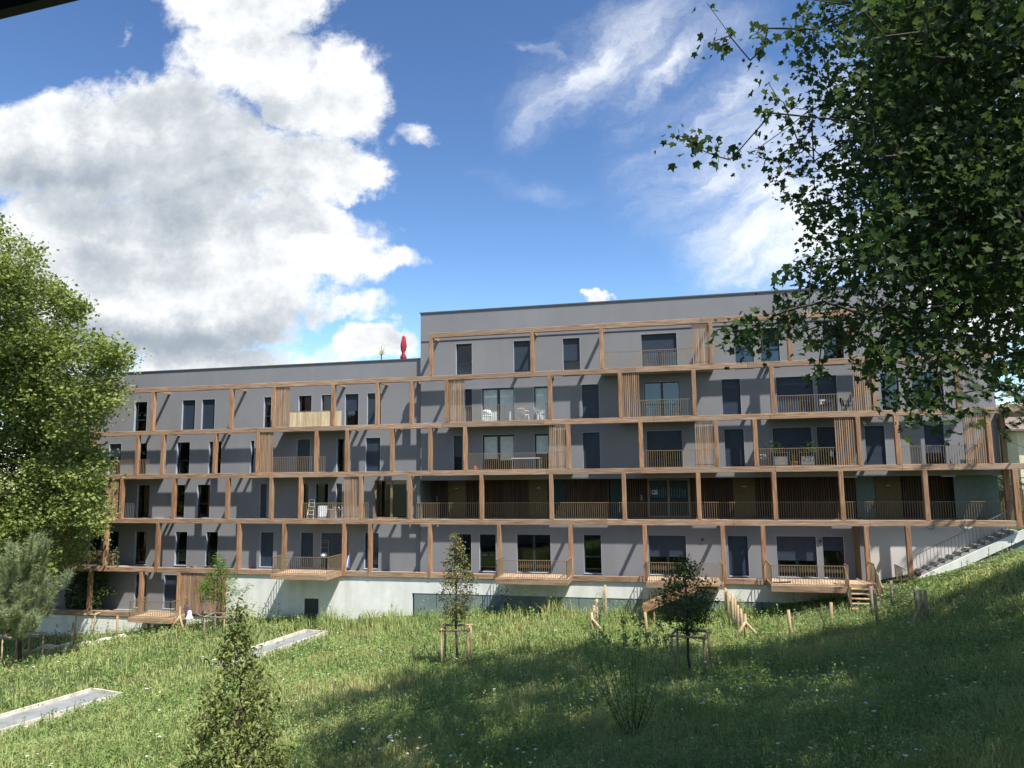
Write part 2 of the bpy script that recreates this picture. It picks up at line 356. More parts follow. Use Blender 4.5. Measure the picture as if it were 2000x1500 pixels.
def crown_pts(poly, n, d0, d1, seed, clump=0, cs=60):
    r = random.Random(seed); ph = [(r.uniform(0,6.28), r.uniform(.6,1.6), r.uniform(0,6.28)) for _ in range(6)]; xs_ = [p[0] for p in poly]; ys_ = [p[1] for p in poly]; out = []
    while len(out) < n:
        x = r.uniform(min(xs_), max(xs_)); y = r.uniform(min(ys_), max(ys_))
        dd = r.uniform(d0, d1)
        if not in_poly(x, y, poly): continue
        if clump and sum(math.sin((x*math.cos(a)+y*math.sin(a))/cs*f+p+dd*2.0*(.3 if i%2 else -.3)) for i, (a, f, p) in enumerate(ph))/6 < -.05-.2*(1-clump)+r.gauss(0,.06): continue
        out.append(PD(x, y, dd))
    return out
# ------------------------------------------------------------------ the apartment building
XLE = -46.0; XRE = PY(1962, 980, WR)[0]; X440 = PY(437, 1160, .1)[0]; XHI = PY(1812, 600, WR)[0]
X1700 = PY(1693, 1080, WR)[0]
APT = thing('apartment_building', 'long grey rendered apartment block with a timber frame of posts and beams across its front', 'apartment building', (-12, 0, -6))
BH = .31; PW = .235
# windows: x1, x2, storey, kind   kinds: g glass, t glass with transom, s shuttered 0..1, c curtain, d double door
WIN = [
 (890,922,6,'t'),(1002,1036,6,'s.82'),(1098,1132,6,'s.62'),(1251,1321,6,'D.55c'),(1433,1470,6,'tk'),(1483,1521,6,'tk'),(1605,1646,6,'t'),(1760,1795,6,'t'),
 (187,207,5,'t'),(268,293,5,'t'),(360,386,5,'s1'),(398,424,5,'s1'),(518,533,5,'t'),(585,611,5,'g'),(629,656,5,'g'),(675,702,5,'s.5'),(718,746,5,'s1'),
 (907,922,5,'s1'),(940,1004,5,'Db'),(1041,1070,5,'b'),(1134,1168,5,'s1'),(1255,1325,5,'D'),(1406,1443,5,'s1'),(1512,1585,5,'Ds1'),(1591,1631,5,'s.95'),(1715,1752,5,'g'),(1775,1838,5,'D'),
 (193,197.5,4,'g'),(218,242,4,'s.5'),(271,292,4,'g'),(349,375,4,'t'),(411,436,4,'t'),(492,500,4,'g'),(582,608,4,'s1'),(659,686,4,'g'),(715,744,4,'s1'),
 (885,903,4,'s.6'),(941,1004,4,'Db.62'),(1042,1071,4,'b.5'),(1136,1170,4,'s.97'),(1260,1330,4,'Ds.5'),(1411,1450,4,'s1'),(1505,1582,4,'Ds.55'),(1591,1630,4,'s.6'),(1684,1724,4,'s1'),(1799,1840,4,'s.7'),
 (181,205,3,'g'),(272,297,3,'g'),(342,365,3,'g'),(388,414,3,'t'),(510,524,3,'s1'),(592,605,3,'g'),(617,643,3,'g'),(657,670,3,'g'),(732,795,3,'B'),
 (172,197,2,'g'),(210,231,2,'g'),(262,286,2,'t'),(341,365,2,'t'),(401,425,2,'t'),(507,534,2,'s1'),(586,612,2,'s1'),(626,681,2,'Ds1'),(711,740,2,'tc'),
 (890,921,2,'t'),(936,969,2,'t'),(1009,1076,2,'D'),(1140,1175,2,'t'),(1267,1341,2,'Ds.55'),(1422,1462,2,'s.97'),(1517,1596,2,'Ds.6'),(1607,1650,2,'s.35'),
 (262,286,1,'g'),(319,345,1,'s.97')]
ops = []
for x1, x2, f, k in WIN:
    if f == 1:
        a, b = PY(x1,1158,WL)[0], PY(x2,1158,WL)[0]
    elif f == 2: a, b = (PY(x1,1080,WY(PY(x1,1080,WR)[0]))[0], PY(x2,1080,WY(PY(x1,1080,WR)[0]))[0])
    else: a, b = XW(x1, f), XW(x2, f)
    zf = ZB[f] if f > 2 or f == 1 else (ZB[1] if f == 2 else 0)
    z0 = {1: ZB[0], 2: ZB[1], 3: 0, 4: H, 5: 2*H, 6: 3*H}[f]+.1; z1 = z0+2.24
    if k == 'B': z1 = 2.5
    ops.append((a, b, z0, z1, f, k))
def wall(X0, X1, z0, z1, Y, holes, mb, mi=0):
    hs = [h for h in holes if h[1] > X0 and h[0] < X1 and h[3] > z0 and h[2] < z1]
    X = sorted(set([X0, X1]+[v for h in hs for v in (h[0], h[1]) if X0 < v < X1])); Z = sorted(set([z0, z1]+[v for h in hs for v in (h[2], h[3]) if z0 < v < z1]))
    for i in range(len(X)-1):
        xm = (X[i]+X[i+1])/2; run = None
        for j in range(len(Z)-1):
            zm = (Z[j]+Z[j+1])/2
            if any(h[0] < xm < h[1] and h[2] < zm < h[3] for h in hs):
                continue
            mb.face([(X[i],Y,Z[j]),(X[i+1],Y,Z[j]),(X[i+1],Y,Z[j+1]),(X[i],Y,Z[j+1])], mi)
w = MB()
wall(XLE, X440, ZB[0]-.1, ZB[1], WL, ops, w); wall(XLE, XJ, ZB[1], 10.2, WL, ops, w)
w.face([(XJ,WL,ZB[1]),(XJ,WR,ZB[1]),(XJ,WR,10.2),(XJ,WL,10.2)])
w.face([(XLE,WL,-6.5),(XLE,WL,10.2),(XLE,14,10.2),(XLE,14,-6.5)])
w.build('wall', M['render'], APT)
w = MB()
wall(XJ, X1700, ZB[1], 0.0, WR, ops, w); w.build('wall', M['render'], APT); w = MB()
wall(XJ, XHI, 2.45, 13.12, WR, ops, w); wall(XHI, XRE, 2.45, 10.0, WR, ops, w)
w.face([(XJ,WR,10.2),(XJ,14,10.2),(XJ,14,13.12),(XJ,WR,13.12)]); w.face([(XHI,WR,10),(XHI,WR,13.12),(XHI,14,13.12),(XHI,14,10)])
w.face([(XRE,WR,2.45),(XRE,14,2.45),(XRE,14,10),(XRE,WR,10)])
w.build('wall', M['render'], APT)
w = MB(); wall(X1700, XRE, -5.2, 0.0, WR, [], w); w.face([(XRE,WR,-4),(XRE,14,-4),(XRE,14,0),(XRE,WR,0)])
o = w.build('wall', M['white_render'], APT); o['label'] = 'pale cream wall behind the concrete stairs'
r = MB(); r.box(XLE-.04, XJ-.01, WL-.05, 14.1, 10.2, 10.28); r.build('roof_cap', M['cap'], APT)
r = MB(); r.box(XJ-.05, XHI+.04, WR-.05, 14.1, 13.12, 13.2); r.build('roof_cap', M['cap'], APT)
r = MB(); r.box(XHI+.05, XRE+.05, WR-.05, 14.1, 10.0, 10.08); r.build('roof_cap', M['cap'], APT)
r = MB(); r.box(XJ+.01, XHI-.2, WR-.03, WR-.002, 11.27, 11.31); r.build('flashing', M['cap'], APT)
r = MB(); r.box(PY(822,700,WR)[0]-.012, PY(822,700,WR)[0]+.012, WR-.012, WR-.002, ZB[1], 8.6); r.build('expansion_joint', M['cap'], APT)
# room interiors
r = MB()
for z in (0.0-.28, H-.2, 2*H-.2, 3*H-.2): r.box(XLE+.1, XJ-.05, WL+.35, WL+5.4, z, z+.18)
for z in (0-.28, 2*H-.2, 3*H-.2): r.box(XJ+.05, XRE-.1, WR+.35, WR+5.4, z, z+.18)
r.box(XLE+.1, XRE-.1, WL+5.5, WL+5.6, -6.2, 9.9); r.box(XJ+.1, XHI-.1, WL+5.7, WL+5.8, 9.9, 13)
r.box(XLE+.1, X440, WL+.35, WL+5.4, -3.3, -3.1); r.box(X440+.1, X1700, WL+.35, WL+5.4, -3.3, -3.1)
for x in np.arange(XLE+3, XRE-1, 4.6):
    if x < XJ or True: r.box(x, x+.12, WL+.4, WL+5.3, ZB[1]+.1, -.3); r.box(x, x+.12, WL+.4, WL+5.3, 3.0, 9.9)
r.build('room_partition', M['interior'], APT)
# ---- windows
def pane_set(mb, a, b, z0, z1, Y, fw=.055, mid=True, transom=None, double=False):
    mb.box(a, b, Y-.035, Y+.035, z1-fw*1.4, z1); mb.box(a, b, Y-.035, Y+.035, z0, z0+fw*1.3)
    mb.box(a, a+fw, Y-.035, Y+.035, z0+fw*1.3, z1-fw*1.4); mb.box(b-fw, b, Y-.035, Y+.035, z0+fw*1.3, z1-fw*1.4)
    if double:
        m = (a+b)/2; mb.box(m-.07, m+.07, Y-.04, Y+.04, z0+fw*1.3, z1-fw*1.4)
    if transom: mb.box(a+fw, b-fw, Y-.04, Y+.04, z0+transom-.04, z0+transom+.04)
nwin = 0
for a, b, z0, z1, f, k in ops:
    W = WL if (a < XJ) else WR
    dy = .2; Y = W+dy
    mb = MB(); t = .016; pr = .008
    mb.box(a, a+t, W-pr, Y-.04, z0, z1, 1); mb.box(b-t, b, W-pr, Y-.04, z0, z1, 1); mb.box(a+t, b-t, W-pr, Y-.04, z1-t, z1, 1); mb.box(a+t-.02, b-t+.02, W-pr-.03, Y-.04, z0-.03, z0, 1)
    dbl = 'D' in k or k == 'B'; fm = 0
    pane_set(mb, a+t, b-t, z0, z1-t, Y, .05 if (b-a) > .5 else .035, double=dbl, transom=.95 if 't' in k else None)
    wn = mb.build('window', [M['bronze'] if k == 'B' else M['frame'], M['bronze'] if k == 'B' else M['alu']], APT)
    g = MB(); g.face([(a+t,Y,z0),(b-t,Y,z0),(b-t,Y,z1-t),(a+t,Y,z1-t)]); g.build('pane', M['glass'], wn)
    import re as _re
    if 's' in k:
        fr = float(_re.search(r's([\d.]+)', k).group(1)); zb = z1-t-(z1-z0-t)*fr; sm = MB(); nsl = int((z1-t-zb)/.055); 
        for i in range(nsl):
            zz = zb+i*.055; sm.box(a+t+.002, b-t-.002, Y-.075, Y-.06+.004*(i%2), zz+.004, zz+.053)
        sm.box(a+t+.002, b-t-.002, Y-.059, Y-.05, zb, z1-t-.002)
        sm.build('roller_shutter', M['shutter'], wn)
    elif k == 'D.55c':
        zb = z1-t-(z1-z0)*.5; sm = MB()
        for i in range(int((z1-t-zb)/.055)): sm.box(a+t+.002, b-t-.002, Y-.075, Y-.06, zb+i*.055+.004, zb+i*.055+.053)
        sm.build('roller_shutter', M['shutter'], wn)
    if 'b' in k:
        mm = _re.search(r'b([\d.]+)', k); fr = float(mm.group(1)) if mm else .97; cells = [(a+.1, (a+b)/2-.1), ((a+b)/2+.1, b-.1)] if dbl else [(a+.1, b-.08)]
        cm = MB()
        for q, (c0, c1) in enumerate(cells): cm.box(c0, c1, Y-.033, Y-.028, max(z1-.12-(z1-z0)*(fr+q*.04), z0+.08), z1-.14)
        cm.build('blind', M['blind'], wn)
    if 'c' in k or 'k' in k:
        cm = MB(); c0, c1 = (a+.07, b-.07) if 'c' in k else ((a+b)/2-.02, b-.08); n = int((c1-c0)/.035); zt = z1-.1 if 'c' not in k else (z0+1.15 if dbl else z1-.1)
        for i in range(n):
            xa = c0+(c1-c0)*i/n; xb = c0+(c1-c0)*(i+1)/n; ya = Y+.06+.03*math.sin(i*1.3); yb = Y+.06+.03*math.sin((i+1)*1.3)
            cm.face([(xa,ya,z0+.05),(xb,yb,z0+.05),(xb,yb,zt),(xa,ya,zt)])
        cm.build('curtain', M['curtain'], wn)
    if k == 'B':
        pass
# ---- timber frame
def beam(x0, x1, z, Y=0.0, segs=1, y_px=None, h=BH, d=.24):
    X0, X1 = x0, x1; cuts = [X0+(X1-X0)*i/segs for i in range(segs+1)]
    for i in range(segs):
        m = MB(); m.box(cuts[i]+.004, cuts[i+1]-.004, Y-.0, Y+d, z-h/2+random.uniform(-.004,.004), z+h/2+random.uniform(-.004,.004)); m.build('beam', M['wood_h'], APT, bevel=.012)
beam(PY(837,650,0)[0], PY(1775,600,0)[0], ZB[6], segs=5)
beam(XLE, PY(1945,690,0)[0], ZB[5], segs=10)
beam(XLE, PY(2012,800,0)[0], ZB[4], segs=10)
beam(XLE, PY(2030,915,0)[0], ZB[3], segs=10)
beam(XLE, PY(1988,1025,0)[0], ZB[2], segs=9)
beam(XLE, PY(1689,1140,0)[0], ZB[1], segs=9)
beam(XLE, PY(343,1196,0)[0], ZB[0], segs=2)
POST = {6: [(841,1),(1039,1),(1175,1),(1389.5,1),(1543,1),(1663,1),(1760,1)],
 5: [(188,1),(298,1),(451,1),(535,1),(650,1),(736,1),(803,1),(872,1),(1074,1),(1212,1),(1356.5,1),(1510,1),(1710,1),(1874,1)],
 4: [(267,0),(317,1),(419,1),(503,1),(617,0),(677,1),(765,1),(839.5,1),(908,0),(1110,0),(1252,0),(1400,0),(1476.5,0),(1679,0),(1754.5,1),(1935,0)],
 3: [(138,0),(236,0),(338,1),(443,1),(528.5,1),(586,0),(704,0),(799.5,1),(940,0),(1076.5,1),(1219,0),(1365,0),(1513.5,0),(1645,0),(1810,0)],
 2: [(128,0),(204.5,0),(306,1),(465,1),(553.5,1),(671,1),(722,1),(839,1),(974.5,1),(1114.5,1),(1260,1),(1413,1),(1491.5,1),(1695,1),(1777,1)],
 1: [(173,0),(273.5,1),(347.5,1),(437,0)]}
zr = {6:(ZB[5],ZB[6]),5:(ZB[4],ZB[5]),4:(ZB[3],ZB[4]),3:(ZB[2],ZB[3]),2:(ZB[1],ZB[2]),1:(ZB[0],ZB[1])}
ymid = {6:685,5:785,4:876,3:971,2:1070,1:1158}
for f, L in POST.items():
    for x, jo in L:
        yy = ymid[f]
        if f == 2 and x > 1500: yy = 1080
        X = PY(x, yy, 0.0)[0]; z0, z1 = zr[f]
        m = MB()
        lo = z0+BH/2+.002
        if f == 2: lo = z0-BH/2+.0
        if f == 2 and x == 1695: lo = -4.3
        if f == 2 and x == 1777: lo = -4.0
        if f == 1: lo = z0-BH/2
        yo = -.012 if f <= 2 else -.006
        m.box(X-PW/2, X+PW/2, yo, .25, lo, z1-BH/2-.002); m.build('post', M['wood_v'], APT, bevel=.012)
        if jo:
            m = MB(); m.box(X-.06, X+.06, .252, WY(X)-.004, z1-.13, z1+.09); m.build('joist', M['wood_h'], APT)
for x, Y in ((1970,1.35),(1987,0.0)):
    X = PY(x, 970, Y)[0]; m = MB(); m.box(X-.13, X+.13, Y-.02, Y+.24, -.18, ZB[3]-BH/2-.002); m.build('post', M['wood_v'], APT, bevel=.012)
X = PY(1962, 870, 1.2)[0]; m = MB(); m.box(X-.12, X+.12, 1.2, 1.44, ZB[3]+.17, ZB[4]-.17); m.build('post', M['ochre'], APT)
# ---- slatted screens
def screen(xa, xb, f, Y=.06, mat='slat', yy=None, step=.106, lo=None):
    yy = yy or ymid[f]; a, b = PY(xa, yy, Y)[0], PY(xb, yy, Y)[0]; z0, z1 = zr[f]; lo = z0+BH/2 if lo is None else lo; n = max(3, round((b-a)/step)); m = MB()
    for i in range(n):
        c = a+(b-a)*(i+.5)/n; m.box(c-.027, c+.027, Y, Y+.055, lo+.01, z1-BH/2-.01)
    for zz in (lo+.12, z1-BH/2-.2): m.box(a, b, Y+.056, Y+.08, zz, zz+.06)
    m.build('slatted_screen', M[mat], APT)
for q in ((1352,1384,6),(539,565,5),(877,907,5),(1216,1250,5),(1668,1705,5),(172,193,4),(508,533,4),(1073,1104,4),(1358,1394,4),(1632,1671,4),(1884,1927,4),(206,230,3),(671,698,3),(352,400,1),(108,124,2)): screen(*q)
screen(404, 431, 1)
# ---- railings
def rail_mesh(m, pts, h=1.02, step=.125, bw=.0105, drop=0.06):
    for p, q in zip(pts[:-1], pts[1:]):
        p = Vector(p); q = Vector(q); d = q-p; L = Vector((d.x,d.y,0)).length; n = max(2, round(L/step))
        m.bar(p+Vector((0,0,h)), q+Vector((0,0,h)), .045, .03); m.bar(p+Vector((0,0,drop)), q+Vector((0,0,drop)), .035, .02)
        for i in range(n+1):
            e = p+d*(i/n); m.box(e.x-bw, e.x+bw, e.y-bw, e.y+bw, e.z+drop-.02, e.z+h-.015)
def railing(xa, xb, f, Y=.13, yy=None, z=None, mat='bronze', h=1.0):
    yy = yy or ymid[f]+18; a, b = PY(xa, yy, Y)[0], PY(xb, yy, Y)[0]; z = zr[f][0]+BH/2-.03 if z is None else z
    m = MB(); rail_mesh(m, [(a,Y,z),(b,Y,z)], h); m.build('railing', M[mat], APT)
for q in ((1180,1385,6),(566,646,5),(908,1070,5),(1251,1352,5),(1517,1704,5),(196,262,4),(272,291,4),(534,612,4),(622,635,4),(914,1104,4),(1258,1394,4),(1482,1672,4),(1763,1927,4),
          (142,206,3),(592,671,3),(709,719,3),(130,198,2),(210,229,2)): railing(*q)
m = MB(); a = PY(243,1000,.4)[0]; b = PY(262,1000,.4)[0]; rail_mesh(m, [(a,.35,.1),(b,.35,.1)], 1.0); m.build('railing', M['steel'], APT)
YG = WR-.03
m = MB(); a = PY(814,990,YG)[0]; b = PY(1985,990,YG)[0]; rail_mesh(m, [(a,YG,.06),(b,YG,.06)], 1.0); m.build('railing', M['bronze'], APT)
for xa in (1964, 1985):
    X = PY(xa, 990, .8)[0]
m = MB(); X = PY(1990,990,.1)[0]; rail_mesh(m, [(X,.3,.06),(X,1.3,.06)], 1.0); m.build('railing', M['bronze'], APT)
# ---- balcony slabs
def slab(xa, xb, k, yy):
    a, b = PY(xa, yy, .25)[0], PY(xb, yy, .25)[0]; m = MB(); W = WY((a+b)/2)
    m.box(a, b, .245, W-.003, ZB[k]-.1, ZB[k]+.1); m.build('balcony_slab', M['slab'], APT)
for q in ((1172,1394,5,716),(533,668,4,835),(868,1078,4,825),(1208,1361,4,818),(1506,1716,4,812),(130,292,3,936),(500,640,3,925),(904,1115,3,921),(1248,1404,3,918),(1472,1686,3,916),(1751,1942,3,914),
          (120,292,2,1019),(583,709,2,1018),(100,236,1,1110)): slab(*q)
m = MB(); m.box(X440+.1, X1700-.1, .25, WR+.3, ZB[1]-.16, ZB[1]-.02); m.build('ledge', M['slab'], APT)
m = MB(); m.box(XLE, X440, .25, WL+.3, ZB[0]-.2, ZB[0]-.02); m.build('ledge', M['slab'], APT)
m = MB(); m.box(XRE+.01, XRE+3.5, .25, 4.0, ZB[3]-.14, ZB[3]+.1); m.build('balcony_slab', M['slab'], APT)
m = MB(); m.box(XRE+.01, XRE+3.5, .25, 4.0, ZB[4]-.14, ZB[4]+.1); m.build('balcony_slab', M['slab'], APT)
# ---- concrete base
ztb = ZB[1]-BH/2-.02; XS = PY(805,1150,.1)[0]
m = MB(); m.box(X440, XS, .1, .5, -8.2, ztb); m.box(XS, X1700+.3, .1, .5, -4.22, ztb); o = m.build('base_wall', M['concrete'], APT)
m = MB()
xs_ = np.arange(XS+.1, X1700+.2, 1.42)
for i in range(len(xs_)-1): m.box(xs_[i]+.02, xs_[i+1]-.02, .125, .25, -7.0, -4.24)
m.build('base_panel', M['panel'], APT)
m = MB(); a, b = PY(595,1180,.1)[0], PY(622,1180,.1)[0]; z = PY(608,1169,.1)[2]; m.box(a, b, .085, .098, z-1.2, z); m.build('vent_opening', M['frame'], APT)
m = MB(); m.box(XLE, X440-.003, .08, .5, -10.5, ZB[0]-BH/2-.06); m.build('base_wall', M['concrete'], APT)
m = MB(); m.box(X440-.25, X440-.005, .3, WL, -6.2, ZB[1]-.2); m.build('end_pier', M['concrete'], APT)
# ---- projecting decks with stairs
def deck(xl, xr, yl, yr, z, Yf, back=.26, sides=True, name='deck', stair=None, rails='lfr'):
    a = PZ(xl, yl, z)[0]; b = PZ(xr, yr, z)[0]; t = MB(); nb = int((b-a)/.145)
    for i in range(nb):
        t.box(a+(b-a)*i/nb+.005, a+(b-a)*(i+1)/nb-.005, Yf, back, z-.03, z)
    d = t.build(name, M['deck'], APT)
    e = MB(); e.box(a, b, Yf-.04, Yf-.002, z-.3, z-.004); e.box(a, a+.05, Yf, -.03, z-.3, z-.035); e.box(b-.05, b, Yf, -.03, z-.3, z-.035)
    e.box(a+.06, b-.06, Yf+.05, -.03, z-.2, z-.04); e.build('deck_edge', M['wood_h'], d)
    r = MB(); pts = []
    if 'l' in rails: pts += [(a+.05, 0.0, z)]
    pts += [(a+.05, Yf+.05, z), (b-.05, Yf+.05, z)]
    if 'r' in rails: pts += [(b-.05, 0.0, z)]
    rail_mesh(r, pts, 1.0); r.build('railing', M['bronze'], d)
    return a, b, d
zd = -2.98
deck(529, 643, 1121, 1122, zd, -1.95)
deck(970, 1110, 1128, 1131, zd, -1.8)
a3, b3, d3 = deck(1262, 1414, 1136, 1139, zd, -1.95)
a4, b4, d4 = deck(1505, 1657, 1142, 1147, zd, -2.3, rails='l')
deck(241, 345, 1208, 1205, -5.85, -1.7)
# extra deck area right of the last deck where its stair leaves
X5 = PY(1690,1140,0)[0]
t = MB()
nb = 9
for i in range(nb): t.box(b4+(X5+.3-b4)*i/nb+.005, b4+(X5+.3-b4)*(i+1)/nb-.005, -1.25, .2, zd-.03, zd)
t.box(b4, X5+.3, -1.29, -1.255, zd-.28, zd-.005); t.build('deck', M['deck'], APT)
def stair(name, X0, X1, Yt, n, z0, rise, run, mat):
    t = MB()
    for i in range(n):
        y = Yt-run*(i+1); z = z0-rise*(i+1); t.box(X0+.04, X1-.04, y, y+run*1.05, z-.045, z)
    for x in (X0, X1-.04): t.bar((x+.02, Yt, z0-.16), (x+.02, Yt-run*n-.05, z0-rise*n-.16), .04, .24)
    s = t.build(name, mat, APT); return s
st = stair('garden_stair', b4+.06, X5+.25, -1.27, 5, zd, .2, .26, M['raw_wood'])
r = MB()
for x, ya, yb_ in ((b4+.08, -2.25, -1.25), (X5+.23, 0.0, -1.25)):
    r = MB(); rail_mesh(r, [(x, ya, zd), (x, yb_, zd)], 1.0); rail_mesh(r, [(x, -1.25, zd), (x, -1.27-.26*5, zd-1.0)], .98, step=.1); r.build('handrail', M['bronze'], st)
m = MB(); m.box(b4+.02, X5+.35, -2.95, -2.55, -4.5, zd-1.12); m.build('step', M['concrete'], st)
# side stair of the middle deck, going down to the left along the facade
t = MB(); Ys = -2.85; top = np.array([PY(1352,1146,Ys)[0], zd]); bot = np.array([PY(1256,1192,Ys)[0], PY(1256,1190,Ys)[2]])
for yy in (Ys, Ys+.85): t.bar((top[0]+.3, yy, top[1]-.06), (bot[0], yy, bot[1]), .05, .36)
ns = 7
for i in range(ns):
    u = (i+.6)/ns; X = top[0]+(bot[0]-top[0])*u; Z = top[1]+(bot[1]-top[1])*u; t.box(X-.15, X+.15, Ys+.03, Ys+.82, Z+.08, Z+.12)
t.box(top[0]+.1, top[0]+1.4, Ys, -1.96, zd-.05, zd); t.tube((bot[0]+.55, Ys+.1, bot[1]-1.2), (bot[0]+.55, Ys+.1, bot[1]+.2), .06)
st2 = t.build('garden_stair', M['stairwood'], APT)
r = MB(); rail_mesh(r, [(top[0]+.2, Ys, top[1]+.05), (bot[0]+.03, Ys, bot[1]+.12)], .98); rail_mesh(r, [(top[0]+.25,Ys,zd),(top[0]+1.35,Ys,zd)], 1.0); r.build('handrail', M['bronze'], st2)
# partition between two terraces
m = MB(); m.box(X5-.13, X5-.08, .27, WR-.005, zd, -.2); o = m.build('partition', M['ochre'], APT)
m = MB(); xr = PY(1776,1140,0)[0]
for i, z in enumerate((-3.3,-3.52,-3.74,-3.96)): m.box(X5+.3, xr+.6, -.35-.0*i, -.3, z-.2, z)
m.box(X5+.3, xr+.6, -.3, .9, -3.32, -3.27); m.build('terrace_edge', M['raw_wood'], APT)
m = MB(); rail_mesh(m, [(xr-.35,-.2,-3.25),(xr-.35,1.2,-3.25)], 1.0); rail_mesh(m, [(xr-.35,-.2,-3.25),(xr+.45,-.2,-3.75)], 1.0); m.build('railing', M['bronze'], APT)
# ---- gallery
yb = WR+2.1
def gx_(x, Y=yb): return PY(x, 970, Y)[0]
m = MB(); m.box(gx_(806,WR), XRE+2.2, WR, WR+3.2, -.16, .06); m.build('gallery_floor', M['slab'], APT)
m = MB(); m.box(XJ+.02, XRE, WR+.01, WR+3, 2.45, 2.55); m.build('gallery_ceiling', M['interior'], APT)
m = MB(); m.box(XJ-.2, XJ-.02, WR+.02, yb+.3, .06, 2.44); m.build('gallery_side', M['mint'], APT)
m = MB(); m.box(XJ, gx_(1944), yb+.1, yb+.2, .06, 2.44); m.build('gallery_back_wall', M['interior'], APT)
def gpanel(x0, x1, mat, name, dy=.0, lab=None):
    m = MB(); m.box(gx_(x0)+.015, gx_(x1)-.015, yb-.0-dy, yb+.07-dy, .08, 2.42); o = m.build(name, M[mat], APT); return o
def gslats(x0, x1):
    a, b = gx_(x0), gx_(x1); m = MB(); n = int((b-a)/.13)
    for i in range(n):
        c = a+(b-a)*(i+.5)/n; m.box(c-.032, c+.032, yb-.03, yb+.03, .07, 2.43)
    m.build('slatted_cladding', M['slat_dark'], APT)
for a, b, k in ((812,819,'mint'),(824,832,'mint'),(875,910,'ochre'),(1032,1070,'ochre'),(1083,1106,'teal'),(1192,1214,'teal'),(1432,1476,'ochre'),(1672,1710,'mint'),(1710,1762,'ochre')):
    gpanel(a, b, k, 'door' if k == 'ochre' else 'wall_panel')
for a, b in ((833,875),(910,1032),(1106,1190),(1225,1266),(1347,1432),(1476,1646),(1650,1671),(1763,1856)): gslats(a, b)
o = gpanel(1857, 1944, 'mint', 'wall_panel', .6); o['label'] = 'wide pale green wall panel at the right end of the gallery'
m = MB(); a, c, b = gx_(1267), gx_(1306), gx_(1346)
for x in (a, c, b): m.box(x-.06, x+.06, yb-.06, yb, .07, 2.42)
m.box(a, b, yb-.055, yb-.005, 2.3, 2.41); m.box(a, b, yb-.055, yb-.005, .07, .17); gd = m.build('glass_door', M['bronze'], APT)
m = MB(); m.box(a, b, yb+.0, yb+.01, .1, 2.35); m.build('pane', M['teal'], gd)
m = MB()
for q, (s0, s1, n) in enumerate(((1271,1300,8),(1312,1338,6))):
    for i in range(n):
        x = gx_(s0+(s1-s0)*i/(n-1)); m.box(x-.02, x+.02, yb-.012, yb-.004, 1.28+.05*(i%3==1), 1.78+.09*((i*5)%3==0))
m.build('door_marking', M['mark'], gd)
m = MB(); x = gx_(1279); m.box(x-.17, x+.17, yb-.03, yb-.014, 1.45, 1.72); nt_ = m.build('notice', M['paper'], gd)
m = MB(); m.box(x-.13, x-.03, yb-.035, yb-.031, 1.55, 1.66); m.box(x+.0, x+.13, yb-.035, yb-.031, 1.63, 1.645); m.box(x+.0, x+.11, yb-.035, yb-.031, 1.58, 1.595); m.build('notice_print', M['ink'], gd)
for x in (1253, 854): 
    m = MB(); X = gx_(x); m.box(X-.05, X+.05, yb-.07, yb-.035, 1.1, 1.42); m.build('intercom', M['steel'], APT)
for x in (892, 1052, 1454, 1736):
    m = MB(); X = gx_(x); m.box(X-.1, X+.1, yb-.014, yb-.004, 1.88, 1.92); m.build('door_plate', M['paper'], APT)
for x in (1660, 1852):
    m = MB(); X = PY(x, 933, WR+.8)[0]; m.box(X-.35, X+.35, WR+.7, WR+.85, 2.38, 2.44); m.build('ceiling_light', M['white'], APT)
# ---- small wall lamps
for x, y in ((1818,1027),(1883,1028)):
    p = PY(x, y, WR-.09); m = MB(); b_ = 20
    for i in range(b_):
        a0, a1 = 2*math.pi*i/b_, 2*math.pi*(i+1)/b_; m.tube((p[0]+.19*math.cos(a0), p[1], p[2]+.19*math.sin(a0)), (p[0]+.19*math.cos(a1), p[1], p[2]+.19*math.sin(a1)), .025)
    m.build('wall_lamp', M['steel'], APT)
for x, y in ((1372,1054),(1602,1057)):
    p = PY(x, y, WR-.05); m = MB(); m.box(p[0]-.06, p[0]+.06, WR-.09, WR-.003, p[2]-.06, p[2]+.06); m.tube((p[0],WR-.1,p[2]),(p[0],WR-.09,p[2]),.035); m.build('wall_socket', M['frame'], APT)
# ---- concrete stair climbing to the gallery at the right end
m = MB(); p0 = PY(1800,1122,.35); p1 = PY(1990,1036,.35); n = 12
for i in range(n):
    X = p0[0]+(p1[0]-p0[0])*i/n; Z = p0[2]+(p1[2]-p0[2])*(i+1)/n; dx = (p1[0]-p0[0])/n
    m.box(X+.002, X+dx-.002, .42, 1.42, Z-.42, Z)
cs = m.build('concrete_stair', M['slab'], APT)
m = MB(); m.bar((p0[0]-.1,.33,p0[2]-.36),(p1[0]+.3,.33,p1[2]-.14),.12,.44); m.build('stringer', M['concrete'], cs)
m = MB(); m.bar((p0[0]+1.2,.43,p0[2]-.75),(p1[0]+.6,.43,p1[2]-.9),.06,1.3); m.build('stair_base', M['panel'], cs)
m = MB(); q0 = PY(1792,1121,.4); q1 = PY(1894,1062,.4); rail_mesh(m, [tuple(q0),(p1[0]-.4,.4,p1[2]-.0)], .98, step=.17, bw=.01); m.build('handrail', M['steel'], cs)
